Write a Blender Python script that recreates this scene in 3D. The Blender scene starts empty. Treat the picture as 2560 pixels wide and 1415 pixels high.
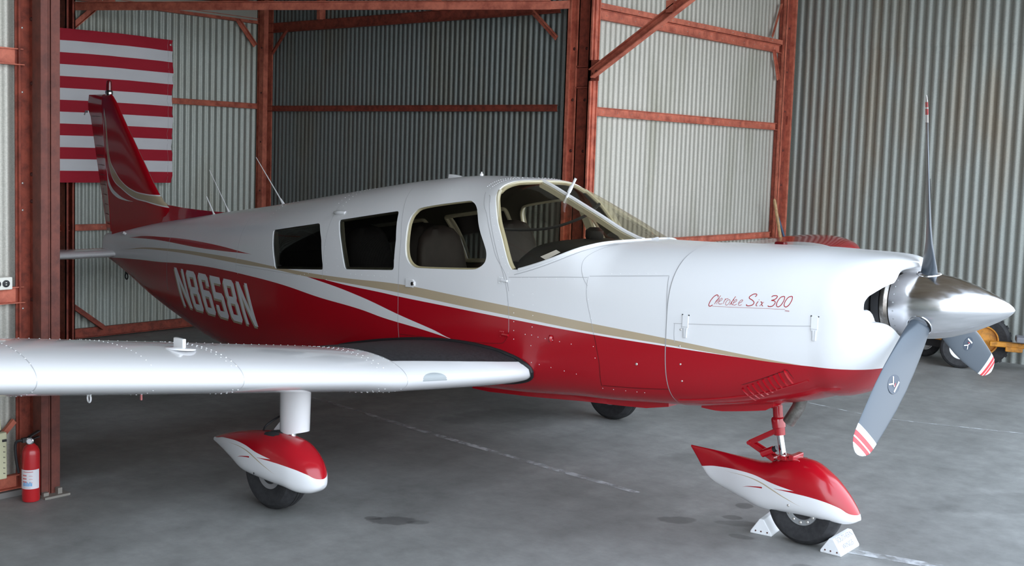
import bpy, bmesh, math, random
from mathutils import Vector, Matrix
random.seed(7)
S = bpy.context.scene
COL = S.collection
PI = math.pi

# ------------------------------------------------------------------ camera
cam_d = bpy.data.cameras.new('camera'); cam = bpy.data.objects.new('camera', cam_d); COL.objects.link(cam)
YAW, PITCH, ROLL, FPX, PPY = 0.7034, -0.0842, 0.0331, 2865.94, 629.92
_f = Vector((-math.sin(YAW)*math.cos(PITCH), math.cos(YAW)*math.cos(PITCH), math.sin(PITCH)))
_r = Vector((math.cos(YAW), math.sin(YAW), 0)); _u = _r.cross(_f)
_rr = _r*math.cos(ROLL)+_u*math.sin(ROLL); _uu = -_r*math.sin(ROLL)+_u*math.cos(ROLL)
cam.matrix_world = Matrix(((_rr.x, _uu.x, -_f.x, 2.243), (_rr.y, _uu.y, -_f.y, -5.5534), (_rr.z, _uu.z, -_f.z, 1.9934), (0, 0, 0, 1)))
cam_d.sensor_width = 36; cam_d.lens = FPX*36/2560
cam_d.shift_y = -(707.5-PPY)/2560
cam_d.clip_end = 300
S.camera = cam

# ------------------------------------------------------------------ light
S.view_settings.view_transform = 'Standard'; S.view_settings.look = 'None'
S.view_settings.gamma = 1.0; S.view_settings.exposure = 1.14
S.view_settings.use_curve_mapping = False
W = bpy.data.worlds.new('world'); S.world = W; W.use_nodes = True
wn = W.node_tree; wn.nodes.clear()
out = wn.nodes.new('ShaderNodeOutputWorld'); bg = wn.nodes.new('ShaderNodeBackground')
tc = wn.nodes.new('ShaderNodeTexCoord'); sp = wn.nodes.new('ShaderNodeSeparateXYZ'); rp = wn.nodes.new('ShaderNodeValToRGB')
wn.links.new(tc.outputs['Generated'], sp.inputs[0]); wn.links.new(sp.outputs['Z'], rp.inputs[0])
e = rp.color_ramp.elements; e[0].position = 0.0; e[0].color = (0.57, 0.61, 0.66, 1); e[1].position = 0.75; e[1].color = (0.72, 0.87, 1.06, 1)
q = e.new(0.22); q.color = (0.80, 0.87, 0.95, 1)
wn.links.new(rp.outputs[0], bg.inputs[0]); bg.inputs[1].default_value = 2.3
wn.links.new(bg.outputs[0], out.inputs[0])
sun_d = bpy.data.lights.new('sun', 'SUN'); sun_d.energy = 7.0; sun_d.angle = 0.01; sun_d.color = (1.0, 0.95, 0.86)
sun = bpy.data.objects.new('sun', sun_d); COL.objects.link(sun)
sun.rotation_euler = Vector((0.50, -0.10, -0.86)).to_track_quat('-Z', 'Y').to_euler()

# ------------------------------------------------------------------ helpers
class MB:
    """collects faces; build() links them as one mesh object"""
    def __init__(s): s.v=[]; s.f=[]; s.m=[]; s.sm=[]
    def add(s, vs, fs, m=0, smooth=False):
        o=len(s.v); s.v+= [tuple(map(float,v)) for v in vs]
        for f in fs: s.f.append(tuple(i+o for i in f)); s.m.append(m); s.sm.append(smooth)
    def box(s, a, b, m=0):
        (x0,y0,z0),(x1,y1,z1)=a,b
        x0,x1=sorted((x0,x1)); y0,y1=sorted((y0,y1)); z0,z1=sorted((z0,z1))
        v=[(x0,y0,z0),(x1,y0,z0),(x1,y1,z0),(x0,y1,z0),(x0,y0,z1),(x1,y0,z1),(x1,y1,z1),(x0,y1,z1)]
        s.add(v,[(0,3,2,1),(4,5,6,7),(0,1,5,4),(1,2,6,5),(2,3,7,6),(3,0,4,7)],m)
    def bar(s, p, q, w, h, up=(0,0,1), m=0):
        p,q,up=Vector(p),Vector(q),Vector(up); d=(q-p).normalized(); a=d.cross(up).normalized()*w/2; b=a.cross(d).normalized()*h/2
        vs=[p-a-b,p+a-b,p+a+b,p-a+b,q-a-b,q+a-b,q+a+b,q-a+b]
        s.add(vs,[(0,3,2,1),(4,5,6,7),(0,1,5,4),(1,2,6,5),(2,3,7,6),(3,0,4,7)],m)
    def angle(s, p, q, w, t=.006, up=(0,0,1), m=0):
        """angle iron: two thin legs"""
        p,q,up=Vector(p),Vector(q),Vector(up); d=(q-p).normalized(); a=d.cross(up).normalized(); b=a.cross(d).normalized()
        s.bar(p+a*0,q+a*0,t,w,up=tuple(up),m=m); s.bar(p+a*(w/2)-b*(w/2),q+a*(w/2)-b*(w/2),w,t,up=tuple(up),m=m)
    def tube(s, pts, r, n=10, m=0, cap=True, closed=False):
        pts=[Vector(p) for p in pts]; N=len(pts); rs=r if isinstance(r,(list,tuple)) else [r]*N
        rings=[]; prev=None
        for i in range(N):
            if closed: d=(pts[(i+1)%N]-pts[i-1])
            else: d=(pts[min(i+1,N-1)]-pts[max(i-1,0)])
            d=d.normalized() if d.length>1e-9 else Vector((0,0,1))
            if prev is None:
                up=Vector((0,0,1)) if abs(d.z)<.9 else Vector((1,0,0)); a=d.cross(up).normalized()
            else: a=(prev-d*prev.dot(d)).normalized()
            prev=a; b=d.cross(a)
            rings.append([pts[i]+(a*math.cos(2*PI*k/n)+b*math.sin(2*PI*k/n))*rs[i] for k in range(n)])
        s.loft(rings, m=m, cap=cap and not closed, loop=closed)
    def loft(s, rings, m=0, cap=True, smooth=True, closed=True, loop=False):
        n=len(rings[0]); vs=[v for r in rings for v in r]; fs=[]
        R=len(rings)
        for i in range(R if loop else R-1):
            j=(i+1)%R
            for k in range(n if closed else n-1):
                l=(k+1)%n; fs.append((i*n+k,i*n+l,j*n+l,j*n+k))
        s.add(vs,fs,m,smooth)
        if cap and closed:
            s.add(rings[0],[tuple(range(n))[::-1]],m); s.add(rings[-1],[tuple(range(n))],m)
    def lathe(s, prof, c, axis=(0,0,1), n=32, m=0, cap=True):
        """prof: list of (radius, distance along axis)"""
        ax=Vector(axis).normalized(); c=Vector(c)
        up=Vector((0,0,1)) if abs(ax.z)<.9 else Vector((1,0,0)); a=ax.cross(up).normalized(); b=ax.cross(a)
        s.loft([[c+ax*h+(a*math.cos(2*PI*k/n)+b*math.sin(2*PI*k/n))*r for k in range(n)] for r,h in prof],m=m,cap=cap)
    def prism(s, poly, ax, a, b, m=0, flip=False):
        """poly in the two other axes, extruded along ax from a to b"""
        def P(u,v,w): return {'x':(w,u,v),'y':(u,w,v),'z':(u,v,w)}[ax]
        n=len(poly); vs=[P(u,v,a) for u,v in poly]+[P(u,v,b) for u,v in poly]
        s.add(vs,[tuple(range(n)),tuple(range(2*n-1,n-1,-1))]+[(i,(i+1)%n+0,(i+1)%n+n,i+n) for i in range(n)],m)
    def dome(s, c, r, nrm, m=0, n=6, flat=.6):
        nrm=Vector(nrm).normalized(); up=Vector((0,0,1)) if abs(nrm.z)<.9 else Vector((1,0,0)); a=nrm.cross(up).normalized(); b=nrm.cross(a); c=Vector(c)
        vs=[c+(a*math.cos(2*PI*k/n)+b*math.sin(2*PI*k/n))*r for k in range(n)]+[c+nrm*r*flat+(a*math.cos(2*PI*k/n)+b*math.sin(2*PI*k/n))*r*.55 for k in range(n)]
        s.add(vs,[(k,(k+1)%n,(k+1)%n+n,k+n) for k in range(n)]+[tuple(range(n,2*n))],m,True)
    def build(s, name, mats, parent=None, base=None, angle=35, recalc=True, bevel=0):
        me=bpy.data.meshes.new(name); off=Vector((0,0,0))
        if parent is not None: off=WL[parent.name]
        elif base is not None: off=Vector(base)
        me.from_pydata([tuple(Vector(v)-off) for v in s.v],[],s.f)
        if not isinstance(mats,(list,tuple)): mats=[mats]
        for mt in mats: me.materials.append(mt)
        me.polygons.foreach_set('material_index',s.m); me.polygons.foreach_set('use_smooth',[True]*len(s.f) if angle else s.sm)
        if recalc:
            bm=bmesh.new(); bm.from_mesh(me); bmesh.ops.remove_doubles(bm,verts=bm.verts,dist=1e-5); bmesh.ops.recalc_face_normals(bm,faces=bm.faces); bm.to_mesh(me); bm.free()
        if angle: me.set_sharp_from_angle(angle=math.radians(angle))
        me.update()
        o=bpy.data.objects.new(name,me); COL.objects.link(o)
        if parent is not None: o.parent=parent; WL[o.name]=off
        else: o.location=off; WL[o.name]=off
        if bevel:
            b=o.modifiers.new('bevel','BEVEL'); b.width=bevel; b.segments=2; b.limit_method='ANGLE'
        return o
WL={}
def tag(o, label=None, cat=None, group=None, kind=None):
    if label: o['label']=label
    if cat: o['category']=cat
    if group: o['group']=group
    if kind: o['kind']=kind
    return o
def thing(name, loc, label, cat, group=None):
    o=bpy.data.objects.new(name,None); COL.objects.link(o); o.location=loc; o.empty_display_size=.1
    WL[o.name]=Vector(loc); return tag(o,label,cat,group)
def smooth_path(pts, n=6, closed=False):
    P=[Vector(p) for p in pts]; N=len(P); o=[]
    for i in range(N if closed else N-1):
        if closed: a,b,c,d=P[i-1],P[i],P[(i+1)%N],P[(i+2)%N]
        else: a,b,c,d=P[max(i-1,0)],P[i],P[i+1],P[min(i+2,N-1)]
        for k in range(n):
            t=k/n; o.append(.5*((2*b)+(c-a)*t+(2*a-5*b+4*c-d)*t*t+(3*b-a-3*c+d)*t**3))
    if not closed: o.append(P[-1])
    return o

# ------------------------------------------------------------------ materials
def mat(name, col, rough=.5, metal=0, coat=0, noise=None, bump=None, spec=.5):
    """noise: (scale, second colour, low, high); bump: (scale, strength)"""
    m=bpy.data.materials.new(name); m.use_nodes=True; nt=m.node_tree; b=nt.nodes['Principled BSDF']
    b.inputs['Base Color'].default_value=(*col,1); b.inputs['Roughness'].default_value=rough; b.inputs['Metallic'].default_value=metal
    b.inputs['Coat Weight'].default_value=coat; b.inputs['Coat Roughness'].default_value=.03; b.inputs['Specular IOR Level'].default_value=spec
    tc=nt.nodes.new('ShaderNodeTexCoord')
    if noise:
        nz=nt.nodes.new('ShaderNodeTexNoise'); nz.inputs['Scale'].default_value=noise[0]; nz.inputs['Detail'].default_value=6; nz.inputs['Roughness'].default_value=.65
        nt.links.new(tc.outputs['Object'],nz.inputs['Vector'])
        r=nt.nodes.new('ShaderNodeValToRGB'); r.color_ramp.elements[0].position=noise[2]; r.color_ramp.elements[1].position=noise[3]
        r.color_ramp.elements[0].color=(*noise[1],1); r.color_ramp.elements[1].color=(*col,1)
        nt.links.new(nz.outputs['Fac'],r.inputs[0]); nt.links.new(r.outputs[0],b.inputs['Base Color'])
    if bump:
        nz=nt.nodes.new('ShaderNodeTexNoise'); nz.inputs['Scale'].default_value=bump[0]; nz.inputs['Detail'].default_value=4
        nt.links.new(tc.outputs['Object'],nz.inputs['Vector'])
        bp=nt.nodes.new('ShaderNodeBump'); bp.inputs['Strength'].default_value=bump[1]; bp.inputs['Distance'].default_value=.01
        nt.links.new(nz.outputs['Fac'],bp.inputs['Height']); nt.links.new(bp.outputs[0],b.inputs['Normal'])
    return m
WHITE=(.82,.82,.83); RED=(.40,.004,.012); TAN=(.50,.40,.27)
M={}
M['white']=mat('white_paint',WHITE,.16,coat=.5)
M['red']=mat('red_paint',RED,.14,coat=.7)
M['black_paint']=mat('anti_skid_black',(.035,.035,.04),.6,noise=(60,(.015,.015,.018),.4,.6),bump=(400,.4))
M['tan']=mat('tan_paint',TAN,.2,coat=.4)
M['seam']=mat('panel_gap',(.47,.47,.48),.6)
M['redseam']=mat('panel_gap_red',(.14,.004,.006),.5)
M['rivet']=mat('rivet_white',(.95,.95,.96),.08,coat=1)
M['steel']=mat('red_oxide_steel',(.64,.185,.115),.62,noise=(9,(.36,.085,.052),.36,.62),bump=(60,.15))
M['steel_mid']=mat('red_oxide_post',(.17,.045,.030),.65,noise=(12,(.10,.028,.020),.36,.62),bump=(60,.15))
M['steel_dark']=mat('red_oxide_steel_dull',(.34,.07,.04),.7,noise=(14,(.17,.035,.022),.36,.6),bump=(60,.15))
M['bolt']=mat('dark_bolt',(.10,.03,.025),.5,metal=.4)
M['screw']=mat('zinc_screw',(.75,.72,.68),.3,metal=.8)
M['chrome']=mat('chrome',(.85,.86,.88),.08,metal=1)
M['rubber']=mat('tyre_rubber',(.018,.018,.02),.75,noise=(30,(.03,.03,.032),.4,.6))
M['rim']=mat('grey_wheel_rim',(.42,.43,.44),.4,metal=.6)
M['black']=mat('black_plastic',(.015,.015,.017),.5)
M['dark']=mat('engine_bay_dark',(.02,.02,.022),.6)
M['cream']=mat('cream_trim',(.62,.57,.43),.55)
M['lining']=mat('cabin_lining',(.07,.062,.048),.8)
M['leather']=mat('brown_leather',(.026,.019,.019),.5,bump=(30,.08),spec=.22,noise=(8,(.016,.012,.012),.35,.65))
M['plastic_white']=mat('outlet_plastic',(.80,.79,.72),.4)
M['ivory']=mat('ivory_plastic',(.62,.60,.40),.45)
M['ext_red']=mat('extinguisher_red',(.50,.015,.02),.3,coat=.3)
M['label']=mat('paper_label',(.78,.76,.80),.5)
M['label_blue']=mat('label_blue',(.15,.42,.75),.5)
M['label_red']=mat('label_red',(.65,.2,.2),.5)
M['label_yel']=mat('label_yellow',(.65,.55,.12),.5)
M['wood']=mat('pale_wood',(.55,.36,.18),.5,noise=(20,(.40,.24,.11),.4,.6))
M['bluepole']=mat('blue_handle',(.03,.08,.16),.4)
M['chock']=mat('white_painted_wood',(.80,.81,.82),.5,noise=(12,(.55,.50,.44),.28,.40))
M['ink']=mat('stencil_ink',(.25,.26,.30),.6)
M['yellow']=mat('tug_yellow',(.72,.30,.03),.5,noise=(14,(.40,.16,.02),.35,.55))
M['bristle']=mat('bristle',(.05,.05,.05),.9)
M['conc']=mat('poured_concrete',(.5,.5,.48),.8)
M['exh']=mat('exhaust_pipe',(.42,.40,.37),.35,metal=.9,noise=(12,(.22,.2,.18),.4,.6))
M['blade']=mat('propeller_blade_grey',(.06,.075,.094),.30,coat=.1)
M['decal_white']=mat('decal_white',(.85,.85,.86),.4)
M['decal_blue']=mat('decal_navy',(.035,.05,.075),.35)
M['tip_red']=mat('tip_red',(.70,.04,.05),.4)
M['flag_red']=mat('flag_red_cloth',(.42,.012,.03),.85); M['flag_white']=mat('flag_white_cloth',(.72,.72,.74),.85)
M['flagblue']=mat('flag_blue',(.02,.03,.12),.85)
M['lens']=mat('landing_light_lens',(.36,.39,.40),.35,coat=.2)
M['beacon']=mat('red_beacon_glass',(.16,.008,.012),.12,coat=.5)

# polished spinner
def spinner_mat():
    m=mat('polished_aluminium',(.80,.79,.80),.17,metal=1); nt=m.node_tree; b=nt.nodes['Principled BSDF']
    tc=nt.nodes.new('ShaderNodeTexCoord'); mp=nt.nodes.new('ShaderNodeMapping'); mp.inputs['Scale'].default_value=(3,18,18)
    nz=nt.nodes.new('ShaderNodeTexNoise'); nz.inputs['Scale'].default_value=2; nz.inputs['Detail'].default_value=6
    mr=nt.nodes.new('ShaderNodeMapRange'); mr.inputs['From Min'].default_value=.3; mr.inputs['From Max'].default_value=.7; mr.inputs['To Min'].default_value=.10; mr.inputs['To Max'].default_value=.26
    nt.links.new(tc.outputs['Object'],mp.inputs[0]); nt.links.new(mp.outputs[0],nz.inputs['Vector']); nt.links.new(nz.outputs['Fac'],mr.inputs['Value']); nt.links.new(mr.outputs[0],b.inputs['Roughness'])
    return m
M['spinner']=spinner_mat()

def galv(name, base=(.50,.53,.51), stain=(.36,.31,.22), amt=(.50,.72)):
    m=bpy.data.materials.new(name); m.use_nodes=True; nt=m.node_tree; b=nt.nodes['Principled BSDF']
    tc=nt.nodes.new('ShaderNodeTexCoord')
    v=nt.nodes.new('ShaderNodeTexVoronoi'); v.inputs['Scale'].default_value=170; nt.links.new(tc.outputs['Object'],v.inputs['Vector'])
    r=nt.nodes.new('ShaderNodeMapRange'); r.inputs['To Min'].default_value=.88; r.inputs['To Max'].default_value=1.08
    sx=nt.nodes.new('ShaderNodeSeparateColor'); nt.links.new(v.outputs['Color'],sx.inputs[0]); nt.links.new(sx.outputs[0],r.inputs['Value'])
    mp=nt.nodes.new('ShaderNodeMapping'); mp.inputs['Scale'].default_value=(2.2,2.2,.45); nt.links.new(tc.outputs['Object'],mp.inputs[0])
    nz=nt.nodes.new('ShaderNodeTexNoise'); nz.inputs['Scale'].default_value=1.2; nz.inputs['Detail'].default_value=7; nt.links.new(mp.outputs[0],nz.inputs['Vector'])
    cr=nt.nodes.new('ShaderNodeValToRGB'); cr.color_ramp.elements[0].position=amt[0]; cr.color_ramp.elements[1].position=amt[1]
    cr.color_ramp.elements[0].color=(*base,1); cr.color_ramp.elements[1].color=(*stain,1); nt.links.new(nz.outputs['Fac'],cr.inputs[0])
    mx=nt.nodes.new('ShaderNodeMix'); mx.data_type='RGBA'; mx.blend_type='MULTIPLY'; mx.inputs[0].default_value=1
    nt.links.new(cr.outputs[0],mx.inputs[6]); cc=nt.nodes.new('ShaderNodeCombineColor')
    for i in range(3): nt.links.new(r.outputs[0],cc.inputs[i])
    nt.links.new(cc.outputs[0],mx.inputs[7]); nt.links.new(mx.outputs[2],b.inputs['Base Color'])
    b.inputs['Metallic'].default_value=.35; b.inputs['Roughness'].default_value=.48
    return m
M['galv']=galv('galvanised_sheet',base=(.49,.475,.425),stain=(.38,.37,.31)); M['galv_shaded']=galv('shaded_sheet',base=(.17,.19,.18),stain=(.16,.16,.13)); M['galv_side']=galv('side_sheet',base=(.30,.32,.30),stain=(.28,.25,.20)); M['galv2']=galv('galvanised_sheet_tail',base=(.40,.43,.39),stain=(.34,.34,.28)); M['rust_roof']=mat('rusty_roof_sheet',(.24,.20,.15),.8,noise=(3,(.17,.13,.09),.4,.6)); M['galv_low_bounce']=galv('low_bounce_sheet',base=(.07,.075,.07),stain=(.06,.06,.05)); M['roofm']=galv('galvanised_roof',base=(.12,.14,.14),stain=(.08,.09,.08))

def floor_mat():
    m=bpy.data.materials.new('stained_concrete'); m.use_nodes=True; nt=m.node_tree; b=nt.nodes['Principled BSDF']; L=nt.links.new; N=nt.nodes.new
    tc=N('ShaderNodeTexCoord')
    def nz(s,d=8,ro=.6,sc=(1,1,1)):
        mp=N('ShaderNodeMapping'); mp.inputs['Scale'].default_value=sc; L(tc.outputs['Object'],mp.inputs[0]); n=N('ShaderNodeTexNoise'); n.inputs['Scale'].default_value=s; n.inputs['Detail'].default_value=d; n.inputs['Roughness'].default_value=ro; L(mp.outputs[0],n.inputs['Vector']); return n
    a=nz(.55); r=N('ShaderNodeValToRGB'); e=r.color_ramp.elements; e[0].position=.32; e[0].color=(.165,.165,.158,1); e[1].position=.68; e[1].color=(.30,.30,.288,1); L(a.outputs['Fac'],r.inputs[0])
    c=nz(7,10,.7); r2=N('ShaderNodeMapRange'); r2.inputs['From Min'].default_value=.3; r2.inputs['From Max'].default_value=.7; r2.inputs['To Min'].default_value=.80; r2.inputs['To Max'].default_value=1.18; L(c.outputs['Fac'],r2.inputs['Value'])
    st=nz(2.2,5,.55,(1,.22,1)); r3=N('ShaderNodeMapRange'); r3.inputs['From Min'].default_value=.35; r3.inputs['From Max'].default_value=.65; r3.inputs['To Min'].default_value=.88; r3.inputs['To Max'].default_value=1.1; L(st.outputs['Fac'],r3.inputs['Value'])
    mu=N('ShaderNodeMath'); mu.operation='MULTIPLY'; L(r2.outputs[0],mu.inputs[0]); L(r3.outputs[0],mu.inputs[1])
    # oil and water stains with shapes of their own
    geo=N('ShaderNodeSeparateXYZ'); L(tc.outputs['Object'],geo.inputs[0]); wob=nz(9,5)
    fac=None
    for (cx,cy,rx,ry,ang,dk) in ((-2.13,-1.31,.13,.07,.75,.55),(-2.24,-1.36,.05,.03,.6,.6),(-2.02,-1.24,.06,.035,.8,.7),(-1.05,-.17,.115,.065,.75,.62),(-.78,.03,.12,.05,.6,.72),(-.86,.10,.06,.04,.5,.6),(-.66,-.16,.07,.035,.3,.7),(-.92,.35,.05,.06,.3,.6),(-.2,-.35,.08,.05,.4,.7),(-5.6,1.2,.7,.3,.3,.75),(-3.4,1.0,.5,.22,1.2,.8),(-1.5,1.2,.5,.16,.7,.82),(.2,1.6,.6,.2,.9,.85)):
        u=N('ShaderNodeMath'); u.operation='SUBTRACT'; L(geo.outputs['X'],u.inputs[0]); u.inputs[1].default_value=cx
        v=N('ShaderNodeMath'); v.operation='SUBTRACT'; L(geo.outputs['Y'],v.inputs[0]); v.inputs[1].default_value=cy
        ca,sa=math.cos(ang),math.sin(ang)
        def lin(p,q,s):
            A=N('ShaderNodeMath'); A.operation='MULTIPLY'; L(u.outputs[0],A.inputs[0]); A.inputs[1].default_value=p/s
            B=N('ShaderNodeMath'); B.operation='MULTIPLY_ADD'; L(v.outputs[0],B.inputs[0]); B.inputs[1].default_value=q/s; L(A.outputs[0],B.inputs[2])
            P=N('ShaderNodeMath'); P.operation='POWER'; L(B.outputs[0],P.inputs[0]); P.inputs[1].default_value=2; return P
        d=N('ShaderNodeMath'); d.operation='ADD'; L(lin(ca,sa,rx).outputs[0],d.inputs[0]); L(lin(-sa,ca,ry).outputs[0],d.inputs[1])
        w=N('ShaderNodeMath'); w.operation='MULTIPLY_ADD'; L(wob.outputs['Fac'],w.inputs[0]); w.inputs[1].default_value=2.0; L(d.outputs[0],w.inputs[2])
        g=N('ShaderNodeMapRange'); L(w.outputs[0],g.inputs['Value']); g.inputs['From Min'].default_value=1.75; g.inputs['From Max'].default_value=2.15; g.inputs['To Min'].default_value=dk; g.inputs['To Max'].default_value=1
        if fac is None: fac=g
        else:
            k=N('ShaderNodeMath'); k.operation='MULTIPLY'; L(fac.outputs[0],k.inputs[0]); L(g.outputs[0],k.inputs[1]); fac=k
    m2=N('ShaderNodeMath'); m2.operation='MULTIPLY'; L(mu.outputs[0],m2.inputs[0]); L(fac.outputs[0],m2.inputs[1])
    mx=N('ShaderNodeVectorMath'); mx.operation='SCALE'; L(r.outputs[0],mx.inputs[0]); L(m2.outputs[0],mx.inputs['Scale']); L(mx.outputs[0],b.inputs['Base Color'])
    rr=N('ShaderNodeMapRange'); L(a.outputs['Fac'],rr.inputs['Value']); rr.inputs['To Min'].default_value=.42; rr.inputs['To Max'].default_value=.7; L(rr.outputs[0],b.inputs['Roughness'])
    bp=N('ShaderNodeBump'); bp.inputs['Strength'].default_value=.15; bp.inputs['Distance'].default_value=.01; L(c.outputs['Fac'],bp.inputs['Height']); L(bp.outputs[0],b.inputs['Normal'])
    return m
M['floor']=floor_mat()
def chalk_mat():
    m=mat('worn_white_line',(.55,.56,.57),.7); nt=m.node_tree; b=nt.nodes['Principled BSDF']
    tc=nt.nodes.new('ShaderNodeTexCoord'); nz=nt.nodes.new('ShaderNodeTexNoise'); nz.inputs['Scale'].default_value=9; nz.inputs['Detail'].default_value=8; nt.links.new(tc.outputs['Object'],nz.inputs['Vector'])
    r=nt.nodes.new('ShaderNodeMapRange'); r.inputs['From Min'].default_value=.40; r.inputs['From Max'].default_value=.58; nt.links.new(nz.outputs['Fac'],r.inputs['Value']); nt.links.new(r.outputs[0],b.inputs['Alpha']); r.inputs['To Min'].default_value=.0; r.inputs['To Max'].default_value=.8
    return m
M['chalk']=chalk_mat()

def glass(name, tint, refl=1.0):
    """thin single pane: tinted straight-through plus fresnel mirror"""
    m=bpy.data.materials.new(name); m.use_nodes=True; nt=m.node_tree; nt.nodes.clear(); N=nt.nodes.new; L=nt.links.new
    o=N('ShaderNodeOutputMaterial'); t=N('ShaderNodeBsdfTransparent'); t.inputs[0].default_value=(*tint,1); g=N('ShaderNodeBsdfGlossy'); g.inputs['Roughness'].default_value=.02
    f=N('ShaderNodeFresnel'); f.inputs[0].default_value=1.5; mu=N('ShaderNodeMath'); mu.operation='MULTIPLY'; mu.inputs[1].default_value=refl; L(f.outputs[0],mu.inputs[0])
    mx=N('ShaderNodeMixShader'); L(mu.outputs[0],mx.inputs[0]); L(t.outputs[0],mx.inputs[1]); L(g.outputs[0],mx.inputs[2]); L(mx.outputs[0],o.inputs[0]); return m
M['glass']=glass('windscreen_glass',(.93,.90,.80),.45); M['glass_dark']=glass('cabin_window_glass',(.42,.43,.42)); 

# livery: colour decided by curves z=f(x) in the object's own coordinates
def livery(name, regions, base, xr, zr, rough=.20, coat=.18, extra=None):
    """regions: list of (colour, upper curve or None, lower curve or None, xmin, xmax); later ones cover earlier ones"""
    m=bpy.data.materials.new(name); m.use_nodes=True; nt=m.node_tree; b=nt.nodes['Principled BSDF']; N=nt.nodes.new; L=nt.links.new
    tc=N('ShaderNodeTexCoord'); s=N('ShaderNodeSeparateXYZ'); L(tc.outputs['Object'],s.inputs[0])
    xn=N('ShaderNodeMapRange'); xn.inputs['From Min'].default_value=xr[0]; xn.inputs['From Max'].default_value=xr[1]; L(s.outputs['X'],xn.inputs['Value'])
    zn=N('ShaderNodeMapRange'); zn.inputs['From Min'].default_value=zr[0]; zn.inputs['From Max'].default_value=zr[1]; zn.clamp=False; L(s.outputs['Z'],zn.inputs['Value'])
    cache={}
    def curve(pts):
        key=tuple(pts)
        if key in cache: return cache[key]
        c=N('ShaderNodeFloatCurve'); cu=c.mapping.curves[0]; P=sorted(((x-xr[0])/(xr[1]-xr[0]),(z-zr[0])/(zr[1]-zr[0])) for x,z in pts)
        if P[0][0]>0: P=[(0,P[0][1])]+P
        if P[-1][0]<1: P=P+[(1,P[-1][1])]
        cu.points[0].location=P[0]; cu.points[1].location=P[-1]
        for q in P[1:-1]: cu.points.new(*q)
        for q in cu.points: q.handle_type='AUTO'
        c.mapping.update(); L(xn.outputs[0],c.inputs['Value']); cache[key]=c; return c
    def cmp(a,b_,op):
        k=N('ShaderNodeMath'); k.operation=op
        for i,v in ((0,a),(1,b_)):
            if isinstance(v,float): k.inputs[i].default_value=v
            else: L(v,k.inputs[i])
        return k.outputs[0]
    cur=None
    for col,up,lo,x0,x1 in regions:
        ms=[]
        if up: ms.append(cmp(zn.outputs[0],curve(up).outputs[0],'LESS_THAN'))
        if lo: ms.append(cmp(zn.outputs[0],curve(lo).outputs[0],'GREATER_THAN'))
        if x0 is not None: ms.append(cmp(s.outputs['X'],float(x0),'GREATER_THAN'))
        if x1 is not None: ms.append(cmp(s.outputs['X'],float(x1),'LESS_THAN'))
        f=ms[0]
        for q in ms[1:]: f=cmp(f,q,'MULTIPLY')
        mx=N('ShaderNodeMix'); mx.data_type='RGBA'; L(f,mx.inputs[0]); mx.inputs[7].default_value=(*col,1)
        if cur is None: mx.inputs[6].default_value=(*base,1)
        else: L(cur,mx.inputs[6])
        cur=mx.outputs[2]
    L(cur,b.inputs['Base Color']); b.inputs['Roughness'].default_value=rough; b.inputs['Coat Weight'].default_value=coat; b.inputs['Coat Roughness'].default_value=.03
    return m
# ------------------------------------------------------------------ hangar
XA,YB,XC,YD=-8.50,2.66,-4.10,6.90          # tail wall, tail-bay side wall, wing-bay back wall, wing-bay side wall
XE,YE=-3.97,-2.45; YF=-7.0; XD=1.2; ZT,ZW=3.66,4.55
def struct(o): o['kind']='structure'; return o
def corr(name, p, q, z0, z1, pitch, mt, depth=.013, lap=(), smooth=True, gaps=()):
    """corrugated sheet wall from p to q (xy); profile is a rounded wave"""
    mb=MB(); p=Vector((*p,0)); q=Vector((*q,0)); d=(q-p); Ln=d.length; d.normalize(); nrm=Vector((-d.y,d.x,0)); k=12
    n=int(Ln/pitch*k); zs=[z0]+[z for z in lap]+[z1]
    for a in range(len(zs)-1):
        za,zb=zs[a],zs[a+1]; off=.004*(a%2)
        if a>0: za-=.08; off=.007
        pts=[]
        for i in range(n+1):
            t=i/n*Ln; w=math.sin(2*PI*t/pitch); w=math.copysign(abs(w)**.8,w)
            pts.append(p+d*t+nrm*(w*depth/2*1.0+off))
        ring=[(v.x,v.y,za) for v in pts]+[(v.x,v.y,zb) for v in pts]
        m_=len(pts); mb.add(ring,[(i,i+1,i+1+m_,i+m_) for i in range(m_-1)],0,True)
        back=[(v.x-nrm.x*.003,v.y-nrm.y*.003,za) for v in pts]+[(v.x-nrm.x*.003,v.y-nrm.y*.003,zb) for v in pts]
        mb.add(back,[(i+1,i,i+m_,i+1+m_) for i in range(m_-1)],0,True)
    return struct(mb.build(name,mt,recalc=False,angle=80))
# normals of +nrm side face the room
corr('wall_tail',(XA,YB+.04),(XA,-2.7),-0.01,ZT,.079,M['galv2'],depth=.018)
corr('wall_tail_bay',(XC-.02,YB),(XA-.03,YB),-0.01,ZW-.1,.066,M['galv_shaded'],depth=.019)  # same galvanised sheet as the others; its shade is put into a darker base
corr('wall_back',(XC,YD+.03),(XC,YB+.02),-0.01,ZW,.082,M['galv'],depth=.012)
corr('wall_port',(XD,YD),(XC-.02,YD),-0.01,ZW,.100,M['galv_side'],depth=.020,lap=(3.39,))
corr('wall_starboard_back',(XE,YE-.0),(XE,YF),-.01,ZW,.076,M['galv'],depth=.018)
corr('wall_starboard_tail_bay',(XA-.03,-2.55),(XE-.05,-2.55),-.01,ZT+.05,.066,M['galv_low_bounce'],depth=.018)  # unseen wall; near-black sheet cuts bounce light onto the rear fuselage
corr('wall_starboard',(XC,YF),(XD,YF),-.01,ZW,.10,M['galv_side'],depth=.018)
mb=MB(); mb.box((XC-.02,-2.6,ZT),(XC+.02,YB,ZW)); struct(mb.build('wall_light_block',M['galv2'],angle=0))  # unseen header, added to block light between the two roof levels
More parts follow.
